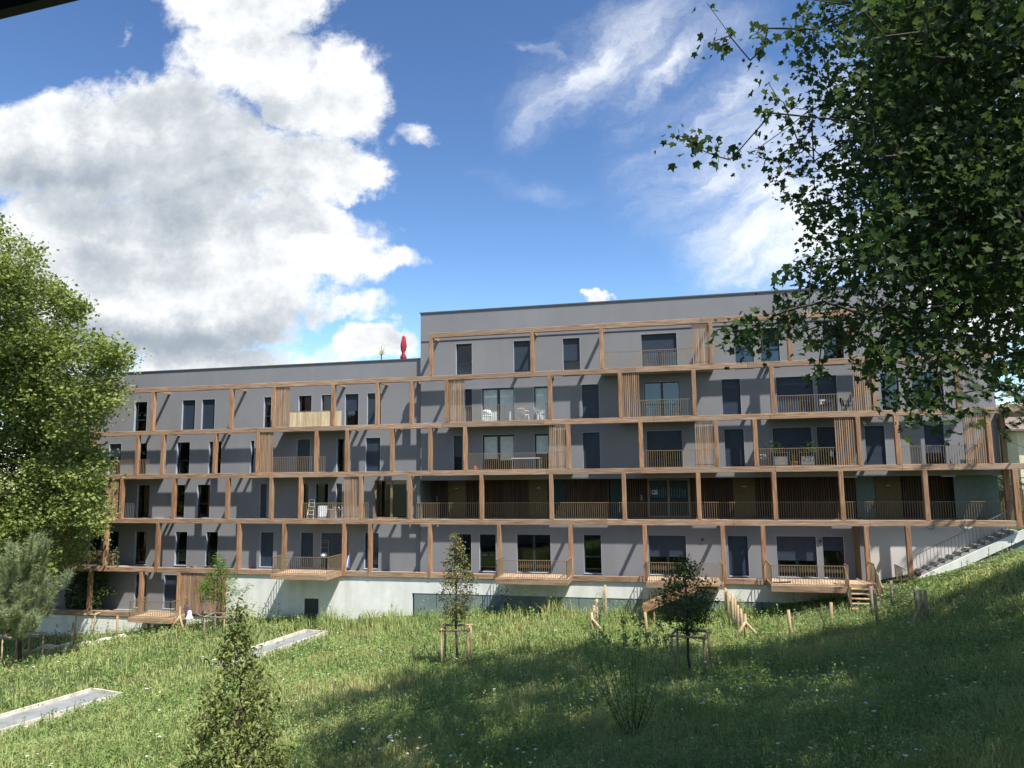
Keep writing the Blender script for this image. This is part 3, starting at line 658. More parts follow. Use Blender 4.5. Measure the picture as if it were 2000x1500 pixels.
# ------------------------------------------------------------------ things on roof and balconies
def at(x, y, Y): return PY(x, y, Y)
p = at(788, 700, 4.0); t = thing('parasol', 'closed red parasol standing on the roof terrace', 'parasol', (p[0], 4.0, 8.9))
m = MB(); m.tube((p[0],4,8.9),(p[0],4,10.4),.025); m.build('pole', M['steel'], t)
m = MB(); zt = at(789,656,4)[2]; m.lathe((p[0],4,zt-1.7), [(.17,0),(.19,.25),(.08,.5),(.15,.72),(.18,1.0),(.15,1.3),(.1,1.6),(.03,1.72)], 20, wob=.28); m.build('canopy', M['red'], t, True)
p = at(745, 700, 3.2); t = thing('spiky_plant', 'spiky pale yucca with drooping blades above the lower roof edge', 'plant', (p[0], 3.2, 9.3))
V = []; F = []
for i in range(110):
    a = random.uniform(0, 6.28); e = random.uniform(.05, 1.3); L = random.uniform(.5, .95); base = np.array([p[0], 3.2, p[2]+.25]); prev = base; dr = np.array([math.cos(a)*math.cos(e), math.sin(a)*math.cos(e), math.sin(e)]); sd = np.array([-math.sin(a), math.cos(a), 0])*.016
    for s in range(4):
        q = prev+dr*L/4; dr = dr+np.array([0,0,-.16]); w0 = sd*(1-s/4.4); w1 = sd*(1-(s+1)/4.4); b_ = len(V); V += [prev-w0, prev+w0, q+w1, q-w1]; F.append((b_,b_+1,b_+2,b_+3)); prev = q
arr_mesh('leaves', V, F, M['yucca'], t); m = MB(); m.tube((p[0],3.2,9.3),(p[0],3.2,p[2]+.3),.05,.04); m.build('stem', M['bark'], t)
# bamboo mat tied along a railing
m = MB(); a = PY(566,815,.1)[0]; b = PY(667,815,.1)[0]; n = 30; z = 2*H+.14
for i in range(n):
    c = a+(b-a)*(i+.5)/n; m.box(c-(b-a)/n*.44, c+(b-a)/n*.44, .075+.006*(i%2), .1, z, z+.93+random.uniform(-.012,.012))
tag(m.build('bamboo_screen', M['bamboo'], None), 'yellow bamboo mat tied along the upper left balcony railing', 'screen')
def plastic_chair(x, y, Y, z, rz, label, mat='white', cat='chair', group=None, high=.86, name='garden_chair', arms=True):
    X = PY(x, y, Y)[0]; t = thing(name, label, cat, (X, Y, z), group); cs_, sn = math.cos(rz), math.sin(rz)
    def q(u, v, w): return (X+u*cs_-v*sn, Y+u*sn+v*cs_, z+w)
    m = MB()
    for u in (-.24,.24):
        for v in (-.22,.22):
            lg = MB(); lg.tube(q(u,v,0), q(u*.9,v*.9,.42), .022, .028, 6); lg.build('leg', M[mat], t)
    m.bar(q(0,-.25,.43), q(0,.24,.41), .5, .035); m.build('seat', M[mat], t)
    m = MB()
    for i in range(7):
        u = -.21+i*.07; m.bar(q(u,.23,.43), q(u*1.02,.33,high-.05*abs(i-3)/3), .05, .018)
    m.bar(q(-.24,.33,high-.08), q(.24,.33,high-.08), .02, .05); m.build('backrest', M[mat], t)
    if arms:
        for u in (-.27,.27):
            m = MB(); m.bar(q(u,-.22,.64), q(u,.28,.66), .05, .025); m.tube(q(u,-.2,0.42), q(u,-.2,.64), .018); m.build('armrest', M[mat], t)
    return t
z5 = 2*H+.11; z4 = H+.11; z3 = .11
g = 'white plastic chairs on the balcony with the pale curtains'
plastic_chair(951, 815, .75, z5, .3, 'white rounded plastic chair left of its balcony, before the glazed double door', group=g)
plastic_chair(1023, 812, .7, z5, 2.8, 'white plastic armchair in the middle of the balcony, against bare wall', group=g)
plastic_chair(1056, 812, .55, z5, 1.9, 'white plastic chair half hidden by the post, beside a small white table', group=g)
def table(name, label, x, y, Y, z, w, d, h, mt, ml, cat='table'):
    X = PY(x, y, Y)[0]; t = thing(name, label, cat, (X, Y, z)); m = MB(); m.box(X-w/2, X+w/2, Y-d/2, Y+d/2, z+h-.04, z+h); m.build('table_top', M[mt], t)
    for u in (-1, 1):
        for v in (-1, 1):
            m = MB(); m.box(X+u*(w/2-.05)-.02, X+u*(w/2-.05)+.02, Y+v*(d/2-.05)-.02, Y+v*(d/2-.05)+.02, z, z+h-.04); m.build('leg', M[ml], t)
    return t, X
table('side_table', 'small white table beside the post on the balcony of white chairs', 1048, 812, 1.0, z5, .5, .45, .7, 'white', 'white')
table('long_table', 'long white topped table on the balcony below the white chairs', 1029, 905, .85, z4, 1.75, .7, .74, 'white', 'steel')
# folded wall chair and pot near
m = MB(); p = at(928, 912, .5); m.lathe((p[0],.5,z4), [(.13,0),(.17,.12),(.12,.2),(.05,.3)], 12); tag(m.build('clay_pot', M['terracotta'], None, True), 'squat terracotta pot beside the railing, left of the long table', 'pot')
# cat tree / shelf rack behind the slats
p = at(1094, 880, .5); t = thing('wall_rack', 'pale metal rack hanging behind the timber slats by the long table', 'rack', (p[0], .5, z4+.9)); m = MB()
for zz in (1.05, 1.5): m.box(p[0]-.28, p[0]+.28, .3, .5, z4+zz, z4+zz+.03)
m.build('shelf', M['white'], t); m = MB(); m.box(p[0]-.28, p[0]-.25, .48, .5, z4, z4+1.55); m.box(p[0]+.25, p[0]+.28, .48, .5, z4, z4+1.55); m.build('upright', M['steel'], t)
# dark armchairs, right balcony of the fifth storey
g = 'dark wicker armchairs on the right upper balcony'
plastic_chair(1574, 800, .8, z5, 2.9, 'dark wicker armchair nearest the left of its balcony, before the closed shutter', 'blackmat', group=g, high=.8)
plastic_chair(1612, 800, .7, z5, 3.3, 'low dark armchair with a pale cushion in front of the narrow shutter', 'blackmat', group=g, high=.72)
p = at(1608, 795, .55); m = MB(); m.box(p[0]-.16, p[0]+.16, .66, .76, z5+.5, z5+.82); tag(m.build('cushion', M['blind'], None, bevel=.03), 'pale square cushion leaning on the dark armchair', 'cushion')
plastic_chair(1655, 800, .8, z5, 1.7, 'dark wicker armchair with raised back standing against bare grey wall', 'blackmat', group=g, high=.86)
# planter tables fourth storey
def plant_clump(name, label, X, Y, z, r, h, n, mat='leaf_bright', cat='plant', pot=None, size=.06, seed=3):
    t = thing(name, label, cat, (X, Y, z)); rr = np.random.default_rng(seed)
    zb_ = z
    if pot:
        m = MB(); m.lathe((X,Y,z), [(.11*pot,0),(.15*pot,.22*pot),(.16*pot,.24*pot)], 12); m.build('pot', M['terracotta'] if pot > 1 else M['frame'], t, True); zb_ = z+.2*pot
    P = np.array([X,Y,zb_])+np.stack([rr.normal(size=n)*r*.5, rr.normal(size=n)*r*.4, rr.random(n)*h], 1)
    V, F = leaf_arrays(P, size, OVAL, .4, 0, .15, seed); arr_mesh('foliage', V, F, M[mat], t)
    m = MB()
    for i in range(9):
        a = rr.normal(size=2)*r*.35; m.tube((X,Y,zb_-.02),(X+a[0],Y+a[1],zb_+h*rr.uniform(.5,.95)),.006,.004,4)
    m.build('stem', M['leaf_ivy'], t)
for i, (x, w, lab, lab2) in enumerate(((1524,.85,'grey planter table left of the flower pot behind the railing','tall leafy plant growing from the left planter table'),(1577,.85,'grey planter table right of the terracotta flower pot','yellow green bushy plant growing from the right planter table'))):
    t, X = table('planter_table', lab, x, 900, .75, z4, .95, .45, .82, 'interior', 'frame', 'planter'); t['group'] = 'planter tables on the leafy balcony'
    m = MB(); m.box(X-.34, X+.34, .6, .62, z4+.12, z4+.6); m.build('front_panel', M['mark'], t)
    plant_clump('balcony_plant', lab2, X+(-.25 if i == 0 else .22), .65, z4+.82, .42, .62, 260, seed=5+i, size=.085)
X = PY(1552, 905, .35)[0]; plant_clump('potted_plant', 'small green plant in a bright terracotta pot between two planter tables', X, .38, z4, .14, .45, 60, pot=1.25, seed=9)
X = PY(1611, 895, .8)[0]; plant_clump('potted_plant', 'round dark bush standing right of the planter tables', X, .9, z4, .42, .75, 260, 'leaf_ivy', pot=.9, seed=10)
X = PY(1492, 885, .45)[0]; plant_clump('potted_plant', 'white flowering plant beside the brown post at the left of the leafy balcony', X, .45, z4+.45, .2, .3, 50, 'flower', seed=12, size=.06)
m = MB(); p = at(1624, 886, .3); m.lathe((p[0],.32,p[2]-.15), [(.05,0),(.075,.02),(.075,.22),(.03,.32)], 12); tag(m.build('lantern', M['white'], None), 'white lantern hanging at the railing left of the slatted screen', 'lantern')
m = MB(); p = at(1884, 900, .45); m.lathe((p[0],.45,z4), [(.13,0),(.21,.06),(.22,.2),(.17,.27)], 14); tag(m.build('plastic_tub', M['turq'], None, True), 'turquoise plastic tub on the right balcony near the slats', 'tub')
m = MB(); p = at(1857, 905, .4); m.tube((p[0],.4,z4),(p[0],.4,z4+.2),.05,.03); m.tube((p[0],.4,z4+.2),(p[0]+.02,.4,z4+.32),.012,.008); tag(m.build('watering_bottle', M['purple'], None), 'small dark bottle on the floor left of the turquoise tub', 'bottle')
m = MB(); p = at(1820, 890, WR+.1)
# third storey left balcony: step ladder, blanket rack, small table
X = PY(608, 1000, .55)[0]; t = thing('step_ladder', 'white folding step ladder standing behind the railing', 'ladder', (X,.55,z3)); m = MB()
for u in (-.2,.2): m.tube((X+u*1.1,.4,z3),(X+u*.85,.62,z3+1.22),.02)
m.tube((X-.17,.62,z3+1.22),(X+.17,.62,z3+1.22),.02); m.build('frame', M['white'], t)
for i in range(4):
    m = MB(); m.box(X-.18, X+.18, .42+i*.04, .58+i*.04, z3+.28+i*.24, z3+.31+i*.24); m.build('step', M['blind'], t)
for s in (-.2,.2):
    m = MB(); m.tube((X+s,.95,z3),(X+s*.85,.64,z3+1.15),.015); m.build('rear_leg', M['steel'], t)
X = PY(630.5, 1000, .5)[0]; t = thing('drying_rack', 'folding rack draped with a striped white blanket behind the railing', 'drying rack', (X,.5,z3)); m = MB(); n = 16
for i in range(n):
    u0 = X-.3+.6*i/n; u1 = X-.3+.6*(i+1)/n; m.face([(u0,.45+.02*math.sin(i*1.7),z3+.04),(u1,.45+.02*math.sin((i+1)*1.7),z3+.04),(u1,.5,z3+.84),(u0,.5,z3+.84)]); m.face([(u0,.5,z3+.84),(u1,.5,z3+.84),(u1,.6,z3+.4),(u0,.6,z3+.4)])
m.build('blanket', M['curtain'], t); m = MB()
for u in (-.28,.28): m.tube((X+u,.4,z3),(X+u,.56,z3+.83),.012); m.tube((X+u,.66,z3),(X+u,.5,z3+.83),.012)
m.build('rack_frame', M['steel'], t)
t, X = table('round_table', 'small wooden table with a plant pot beside the blanket rack', 647, 1000, .8, z3, .75, .5, .62, 'raw_wood', 'grey_wood')
plant_clump('table_plant', 'small green plant standing on the wooden balcony table', X, .75, z3+.62, .13, .2, 40, pot=.7, seed=20, size=.05)
X = PY(665, 1000, .4)[0]; m = MB(); m.tube((X-.15,.4,z3+.75),(X+.35,.35,z3+.35),.02); m.tube((X+.35,.35,z3+.35),(X+.1,.42,z3),.015); m.tube((X-.1,.4,z3+.7),(X-.05,.5,z3+.05),.012); tag(m.build('folded_chair', M['white'], None), 'white folded chair leaning beside the slatted screen', 'folding chair')
# second left balcony: washing on a rack
X = PY(176, 990, .5)[0]; t = thing('laundry_rack', 'clothes airer with green and white laundry at the left balcony behind the tree', 'clothes airer', (X,.5,z3)); m = MB()
for i in range(8): m.tube((X-.75+i*.2,.25,z3+1.2),(X-.75+i*.2,.8,z3+1.2),.008)
m.tube((X-.8,.25,z3+1.2),(X+.8,.25,z3+1.2),.012); m.tube((X-.8,.8,z3+1.2),(X+.8,.8,z3+1.2),.012)
for u in (-.7,.7): m.tube((X+u,.25,z3+1.2),(X+u,.8,z3),.012); m.tube((X+u,.8,z3+1.2),(X+u,.25,z3),.012)
m.build('rack_frame', M['white'], t)
for i, (mt, u, w, h) in enumerate((('white',-.62,.14,.5),('green',-.42,.22,.5),('white',-.16,.12,.45),('blue',.05,.12,.4),('white',.25,.1,.45))):
    m = MB(); m.box(X+u, X+u+w, .5, .515, z3+1.21-.0, z3+1.21+h*.8) if False else m.box(X+u, X+u+w, .5, .515, z3+.75, z3+1.2+.0); m.build('garment', M[mt], t)
m = MB(); n = 20
for i in range(n):
    u0 = X-.95+1.65*i/n; u1 = X-.95+1.65*(i+1)/n; lo = lambda u: z3+.66+.07*math.sin(u*3)+.06*(u-X)
    m.face([(u0,.1+.01*math.sin(i),lo(u0)),(u1,.1+.01*math.sin(i+1),lo(u1)),(u1,.12,z3+1.05),(u0,.12,z3+1.05)])
tag(m.build('white_sheet', M['white'], None), 'white sheet hung over the left balcony railing below the clothes airer', 'sheet')
# second storey: terrace of the first deck
X = PY(632, 1090, .9)[0]; t = thing('drying_rack', 'tall metal drying tower with a white bundle on the first deck terrace', 'drying rack', (X,.9,zd)); m = MB()
for u in (-.32,.32): m.tube((X+u,.9,zd),(X+u,.9,zd+1.75),.014)
for z in (.7,1.0,1.3,1.6,1.75): m.tube((X-.32,.9,zd+z),(X+.32,.9,zd+z),.008)
m.build('rack_frame', M['steel'], t); m = MB(); m.lathe((X+.05,.86,zd+.72), [(.1,0),(.2,.06),(.21,.16),(.12,.24)], 12, wob=.1); m.build('bundle', M['white'], t, True)
X = PY(679, 1100, .5)[0]; t = thing('closed_umbrella', 'blue and white closed parasol leaning behind the post of the first deck', 'parasol', (X,.55,zd)); m = MB(); m.tube((X-.0,.55,zd),(X+.1,.7,zd+1.6),.018); m.build('pole', M['steel'], t); m = MB(); m.tube((X,.56,zd+.12),(X+.05,.64,zd+.9),.1,.04,8); m.build('canopy', M['blue'], t); m = MB(); m.tube((X-.06,.5,zd+.14),(X+.0,.6,zd+.85),.05,.03,8); m.build('canopy_stripe', M['white'], t)
X = PY(218, 1090, .8)[0]; m = MB(); m.bar((X-.4,.7,ZB[1]+.5),(X+.3,.7,ZB[1]+.9),.5,.05); m.bar((X-.4,.7,ZB[1]+.15),(X-.3,.7,ZB[1]+.55),.06,.06); m.bar((X+.25,.7,ZB[1]+.15),(X+.2,.7,ZB[1]+.8),.06,.06); tag(m.build('deck_chair', M['raw_wood'], None), 'wooden deck chair on the low left balcony beside the post', 'deck chair')
X = PY(1521, 1135, -1.4)[0]; m = MB(); m.bar((X-.3,-1.5,zd+.03),(X+.6,-1.3,zd+.05),.1,.06); m.tube((X+.05,-1.5,zd),(X+.02,-1.45,zd+1.6),.015); tag(m.build('parasol_stand', M['frame'], None), 'thin dark parasol stand on the large right deck', 'stand')
# white and dark seated bundle (garden figure) by the lower left screen
p = at(367, 1205, -1.0); t = thing('garden_statue', 'small white garden statue with a dark back beside the lower left slatted screen', 'statue', (p[0],-1.0,p[2]-.15)); m = MB(); m.lathe((p[0]+.1,-1.0,p[2]-.15), [(.24,0),(.27,.07),(.17,.18),(.13,.36),(.12,.48),(.04,.56)], 14); m.build('body', M['white'], t, True)
m = MB(); m.lathe((p[0]-.16,-.85,p[2]-.2), [(.1,0),(.13,.25),(.13,.6),(.08,.75),(.1,.84),(.03,.9)], 12); m.build('dark_back', M['purple'], t, True)
# neighbouring house, far right
hx = PY(2015, 950, 16)[0]
t = thing('neighbour_house', 'cream rendered house half hidden beyond the right end of the block', 'house', (hx+4, 16, 0)); m = MB(); m.box(hx-.6, hx+11, 16, 24, -1, 5.6); m.build('wall', M['cream'], t)
m = MB(); m.face([(hx-1.2,15.4,5.5),(hx+11.6,15.4,5.5),(hx+11.6,20,7.6),(hx-1.2,20,7.6)]); m.face([(hx+11.6,24.6,5.5),(hx-1.2,24.6,5.5),(hx-1.2,20,7.6),(hx+11.6,20,7.6)]); m.box(hx-1.2, hx+11.6, 15.4, 24.6, 5.38, 5.5); m.build('roof', M['tile'], t)
for u in (.15, 3.2, 6): 
    m = MB(); m.box(hx+u, hx+u+1.0, 15.9, 15.99, 2.4, 4.1); m.build('window', M['frame'], t)
# bamboo fence beyond the right end
m = MB(); X0 = XRE+.6
for i in range(70): m.tube((X0+i*.075, 5+random.uniform(-.02,.02), -.2),(X0+i*.075+random.uniform(-.02,.02), 5, 1.55+random.uniform(-.08,.08)),.03,.028,5)
m.box(X0, X0+5.2, 5.03, 5.06, .3, .36); m.box(X0, X0+5.2, 5.03, 5.06, 1.2, 1.26); tag(m.build('cane_fence', M['ochre'], None), 'brown cane fence beyond the end of the gallery', 'fence')
# dark eave near the camera
p1, p2 = PD(0, 29, 2.6), PD(119, 0, 2.6); d_ = Vector(p2-p1).normalized(); up_ = Vector(Uv); nr_ = d_.cross(up_).normalized(); out_ = nr_.cross(d_).normalized()
if out_.dot(up_) < 0: out_ = -out_
a = Vector(p1)-d_*3; b = Vector(p2)+d_*2.2; m = MB(); ob = -Vector(_R)*0
bk = -Vector(Fv)*1.0
m.bar(a+out_*.06, b+out_*.06, .05, .12, up=tuple(out_)); m.face([a+out_*.12, b+out_*.12, b+out_*.2+bk, a+out_*.2+bk]); m.face([a+out_*.16, a+out_*.24+bk, b+out_*.24+bk, b+out_*.16])
t = thing('viewing_building', 'dark roof edge of a nearby building showing in the top left corner', 'building', (5, -52, -4))
m.build('roof_eave', M['eave'], t)
m = MB(); m.box(-32, 45, -62, -45.4, -12, 8.2); m.build('wall', M['slab'], t); m = MB(); m.box(-32.3, 45.3, -62.3, -45.1, 8.2, 8.4); m.build('roof', M['eave'], t)

# ------------------------------------------------------------------ basins in the meadow
def basin(A, B, L0, L1, z, label):
    A = PZ(*A, z); B = PZ(*B, z); d = PZ(*L0, z)-A; d = d/np.linalg.norm(d); n = B-A; w = np.linalg.norm(n); n = n-d*(n@d); n /= np.linalg.norm(n)
    t = thing('water_basin', label, 'basin', tuple(A+n*w/2+d*L1/2-np.array([0,0,.4])), 'narrow rimmed basins sunk in the meadow')
    def P(u, v, zz): return tuple(A+n*u+d*v+np.array([0,0,zz]))
    m = MB(); e = .1
    for (u0,u1,v0,v1) in ((0,w,0,e),(0,w,L1-e,L1),(0,e,e,L1-e),(w-e,w,e,L1-e)):
        lo, hi = -.45, .03
        p = [P(u0,v0,lo),P(u1,v0,lo),P(u1,v1,lo),P(u0,v1,lo),P(u0,v0,hi),P(u1,v0,hi),P(u1,v1,hi),P(u0,v1,hi)]
        for q in ((0,3,2,1),(4,5,6,7),(0,1,5,4),(1,2,6,5),(2,3,7,6),(3,0,4,7)): m.face([p[i] for i in q])
    m.build('rim', M['rim'], t)
    m = MB(); m.face([P(e,e,-.12),P(w-e,e,-.12),P(w-e,L1-e,-.12),P(e,L1-e,-.12)]); m.build('basin_floor', M['basin'], t)
    return A, n, d, w, L1
BAS = [basin((180,1344),(245,1352),(0,1396),6.8,-6.80,'long pale rimmed basin cut off by the left edge of the photo'),
       basin((595,1230),(644,1232),(467,1272),7.4,-6.05,'shorter pale rimmed basin in front of the concrete base wall')]
# ------------------------------------------------------------------ stone path edge, lower left
rr = random.Random(4); m = MB()
pth = [(60,1266),(150,1258),(200,1250),(260,1236),(310,1226),(350,1218)]
pp = [on_ground(x, y+4)[0] for x, y in pth]
for a, b in zip(pp[:-1], pp[1:]):
    L = np.linalg.norm(b-a)
    for i in range(int(L/.16)):
        u = rr.random(); c = a+(b-a)*u; c = c+np.array([rr.uniform(-.25,.25), rr.uniform(-.55,.55), 0]); z = g1(c[0], c[1]); s = rr.uniform(.1,.3)
        m.bar((c[0]-s, c[1], z+rr.uniform(0,.1)), (c[0]+s, c[1]+rr.uniform(-.1,.1), z+rr.uniform(.0,.12)), s*1.3, s*.7)
tag(m.build('stone_edging', M['stone'], None), 'pale rubble stones lining the path edge at lower left', 'stones', None, 'stuff')
# ------------------------------------------------------------------ stakes and fences
def vert(x, yb, yt, extra=.35):
    b, d = on_ground(x, yb); h = (yb-yt)/FPX*d*1.02; return b, h
def stake_frame(cx, ybot, ytop, half, rot, label, mat='raw_wood', flatr=False):
    b, d = on_ground(cx, ybot); h = (ybot-ytop)/FPX*d; t = thing('tree_stake_frame', label, 'tree guard', b, 'square stake frames around young trees')
    P = []
    for k in range(4):
        a = rot+k*math.pi/2; x = b[0]+half*1.414*math.cos(a); y = b[1]+half*1.414*math.sin(a); z = g1(x, y)-.3
        m = MB(); m.tube((x+random.uniform(-.04,.04),y,z),(x,y,b[2]+h),.05,.045,8); m.build('stake', M[mat], t, True); P.append((x,y,b[2]+h))
    for k in range(4):
        p, q = Vector(P[k]), Vector(P[(k+1)%4]); dd = (q-p).normalized()*.1; m = MB(); z = Vector((0,0,.02*(k%2)))
        m.tube(p-dd+z, q+dd+z, .045, .042, 8); m.build('cross_rail', M[mat], t, True)
    m = MB(); c = Vector((b[0], b[1], b[2]+h-.12))
    for k in range(4): m.path([P[k][:2]+(P[k][2]-.14,), tuple(Vector(P[k])*.5+c*.5-Vector((0,0,.1))), tuple(c)], .012, 5)
    m.build('strap', M['grey_wood'], t)
    return b, d
S1 = stake_frame(891, 1300, 1229, .56, .95, 'square stake frame around the olive brown sapling in the middle')
S2 = stake_frame(1351, 1322, 1241, .56, .62, 'square stake frame around the dark young tree beside the wooden stair')
S3 = stake_frame(428, 1243, 1203, .6, .9, 'stake frame around the bright green tree beside the concrete wall', 'grey_wood')
S4 = stake_frame(42, 1296, 1243, .72, .5, 'stake frame at the foot of the pine by the left edge')
S5 = stake_frame(178, 1240, 1198, .66, .9, 'empty stake frame before the low grey wall at left')
def fence(name_label, posts, wires, braces=(), cat='fence', wirey=True, mat='raw_wood'):
    pts = []
    for (x, yb, yt) in posts:
        b, h = vert(x, yb, yt); pts.append((b, h))
    t = thing('wire_fence', name_label, cat, pts[0][0])
    for i, (b, h) in enumerate(pts):
        m = MB(); m.tube((b[0]+random.uniform(-.07,.07), b[1], b[2]-.4),(b[0]+random.uniform(-.03,.03),b[1],b[2]+h), .08, .068, 9); m.build('post', M[mat], t, True)
    for (i, dx, dh) in braces:
        b, h = pts[i]; m = MB(); m.tube((b[0]+dx, b[1]-.1, g1(b[0]+dx, b[1])-.1),(b[0]+.03, b[1]-.05, b[2]+h*dh), .07, .062, 8); m.build('brace', M[mat], t, True)
    if wires:
        m = MB()
        for (i, j) in wires:
            (a, ha), (b, hb) = pts[i], pts[j]
            for k in range(6):
                u = .1+.15*k; m.tube((a[0],a[1],a[2]+ha*u),(b[0],b[1],b[2]+hb*u),.004,.004,3,caps=False)
            L = np.linalg.norm(b-a); nn = int(L/.3)
            for k in range(nn):
                p = a+(b-a)*(k/nn); hh = ha+(hb-ha)*k/nn; m.tube((p[0],p[1],p[2]+hh*.1),(p[0],p[1],p[2]+hh*.85),.003,.003,3,caps=False)
        m.build('wire_mesh', M['steel'], t)
    return t
fence('low wire fence with rough posts along the stone edged path', [(141,1258,1219),(228,1246,1205),(288,1234,1196),(350,1232,1187),(395,1228,1196)], [(0,1),(1,2),(2,3),(3,4)], [(3,-.75,.6),(3,.4,.6)])
fence('short post line with a squared corner timber left of the wooden stair', [(1157,1240,1199),(1161,1232,1185),(1166,1225,1173),(1184,1212,1146),(1181,1210,1154)], [(0,3)], [(0,.75,.7)])
fence('row of close set pale posts leading from the meadow to the base wall', [(1418,1207,1152),(1424,1209,1158),(1432,1222,1163),(1439,1226,1172),(1443,1230,1185),(1448,1236,1192),(1456,1252,1202)], [(0,6)], [(6,-.6,.7),(6,.8,.7)])
fence('wire fence below the right deck ending in a doubled braced corner post', [(1543,1244,1194),(1625,1226,1179),(1714,1228,1163),(1802,1218,1156),(1812,1216,1157)], [(0,1),(1,2),(2,3)], [(3,-.55,.65)])
fence('thin posts before the pale terrace edge beside the garden stair', [(1706,1200,1148),(1745,1192,1138),(1790,1190,1150)], [(0,1),(1,2)], mat='grey_wood')
fence('lone low post standing under the foot of the wooden stair', [(1262,1243,1199)], [])
for x, y, s, dz, lb in ((1240,1204,.17,0,'small pale stone block standing alone left of the wooden stair foot'),(1252,1205,.24,0,'wide pale stone block under another at the wooden stair foot'),(1252,1205,.2,.26,'upper pale stone block stacked at the foot of the wooden stair')):
    p = on_ground(x, y)[0]; m = MB(); m.box(p[0]-s, p[0]+s, p[1]-s, p[1]+s, p[2]-(.2 if dz == 0 else -dz), p[2]+.25+dz); tag(m.build('stone_block', M['stone'], None, bevel=.02), lb, 'stone block', 'pale stone blocks by the wooden stair')
# ------------------------------------------------------------------ trees
def trunk_line(b, h, n=8, lean=(0,0), wob=.03, seed=0):
    r = np.random.default_rng(seed); return [np.array([b[0]+lean[0]*i/n+r.normal()*wob*(i>0), b[1]+lean[1]*i/n+r.normal()*wob*(i>0), b[2]-.3+(h+.3)*i/n]) for i in range(n+1)]
def col_pts(b, prof, n, seed, yaw=0):
    """attractors inside a crown of revolution: prof = (height, radius) list"""
    r = np.random.default_rng(seed); hs = np.array([p[0] for p in prof]); rs = np.array([p[1] for p in prof]); out = []
    wts = rs+.1
    while len(out) < n:
        h = r.uniform(hs[0], hs[-1]); R = np.interp(h, hs, rs)
        if r.random() > R/rs.max()+.15: continue
        a = r.uniform(0, 6.283); q = R*math.sqrt(r.uniform(.1,1)); out.append(np.array([b[0]+q*math.cos(a), b[1]+q*math.sin(a), b[2]+h]))
    return out
def px2m(px, d): return px/FPX*d
# big plane tree, right
poly = [(1530,60),(1560,-40),(2060,-60),(2060,835),(1965,800),(1960,740),(1925,700),(1905,790),(1880,850),(1810,842),(1745,790),(1700,720),(1700,640),(1640,690),(1560,660),(1470,690),(1410,665),(1425,640),(1500,620),(1600,560),(1520,540),(1600,505),(1580,445),(1570,400),(1540,380),(1440,320),(1425,285),(1500,285),(1500,260),(1495,190),(1530,165),(1545,110)]
tb = np.array([13.2, -31.6, 0.0]); tb[2] = g1(tb[0], tb[1]); tb_img = None
att = crown_pts(poly, 520, 8.6, 13.5, 21, 1.0, 75)
att += crown_pts([(1680,-20),(2060,-20),(2060,600),(1840,600),(1740,480),(1670,300)], 620, 9, 15, 22, .6, 60)
att += crown_pts([(1800,-40),(2060,-40),(2060,560),(1900,560),(1820,400)], 420, 11, 16, 29)
att += crown_pts([(1560,-40),(1560,120),(1640,200),(1740,640),(1800,740),(1900,700),(2060,760),(2060,-60)], 300, 9, 13, 28, .9, 60)
att += [PD(x, y, d) for x, y, d in ((1310,268,9.8),(1345,265,9.7),(1352,285,9.7),(1375,295,9.8),(1400,305,9.9),(1425,312,9.9),(1385,92,9.9),(1395,80,9.9),(1420,60,10),(1425,70,10),(1480,65,10.2),(1490,95,10.2),(1465,118,10.2),(1500,55,10.2),(1380,5,10),(1500,160,10),(1410,650,9.3),(1440,655,9.3),(1420,640,9.4),(1490,690,9.3),(1590,715,9.4),(1595,735,9.4),(1600,712,9.4),(1510,570,9.6),(1530,590,9.6))]
# part of the crown above and to the right of the view
r_ = np.random.default_rng(5); cc = np.array([11.0,-27.5,20.0]); k = 0; up_att = []
while len(up_att) < 620:
    v = r_.normal(size=3); v /= np.linalg.norm(v); q = cc+v*np.array([11.5,10.0,5.5])*r_.uniform(.2,1)**.4
    e = q-CAM; f_ = e@Fv; 
    if f_ > 0:
        x = 1000+FPX*(e@Rv)/f_; y = 750-FPX*(e@Uv)/f_
        if -60 < y < 1560 and -60 < x < 2060: continue
    up_att.append(q)
n0_ = len(up_att); cc2 = np.array([22.0,-21.5,21.0])
while len(up_att) < n0_+300:
    v = r_.normal(size=3); v /= np.linalg.norm(v); q = cc2+v*np.array([7.5,6.4,5.0])*r_.uniform(.2,1)**.4; e = q-CAM; f_ = e@Fv; x = 1000+FPX*(e@Rv)/f_; y = 750-FPX*(e@Uv)/f_
    if f_ > 0 and -60 < y < 1560 and -60 < x < 2060: continue
    up_att.append(q)
r2_ = np.random.default_rng(6)
while len(up_att) < 1160:
    q = np.array([r2_.uniform(10,19), r2_.uniform(-37,-25), r2_.uniform(4,14)]); e = q-CAM; f_ = e@Fv
    if f_ > 0:
        x = 1000+FPX*(e@Rv)/f_; y = 750-FPX*(e@Uv)/f_
        if -60 < y < 1560 and -60 < x < 2060: continue
    up_att.append(q)
trk = [tb+np.array([.35*math.sin(i*.7), .2*math.cos(i), i*1.9-.4]) for i in range(11)]
T = thing('plane_tree', 'large shaded plane tree whose lobed leaves fill the right side of the photo', 'tree', tb)
nodes, par, rad, tips = grow(trk, att+up_att, .0045, 2.15, .7, seed=3, bias=.3)
V, F = limb_mesh(nodes, par, rad, 7, 0, .42); arr_mesh('trunk', V, F, M['bark_dark'], T, True)
tp = nodes[tips]; e = tp-CAM; f_ = e@Fv; x = 1000+FPX*(e@Rv)/np.maximum(f_,.1); y = 750-FPX*(e@Uv)/np.maximum(f_,.1); vis = (f_ > 0)&(x > -80)&(x < 2100)&(y > -80)&(y < 1600)
r = np.random.default_rng(8)
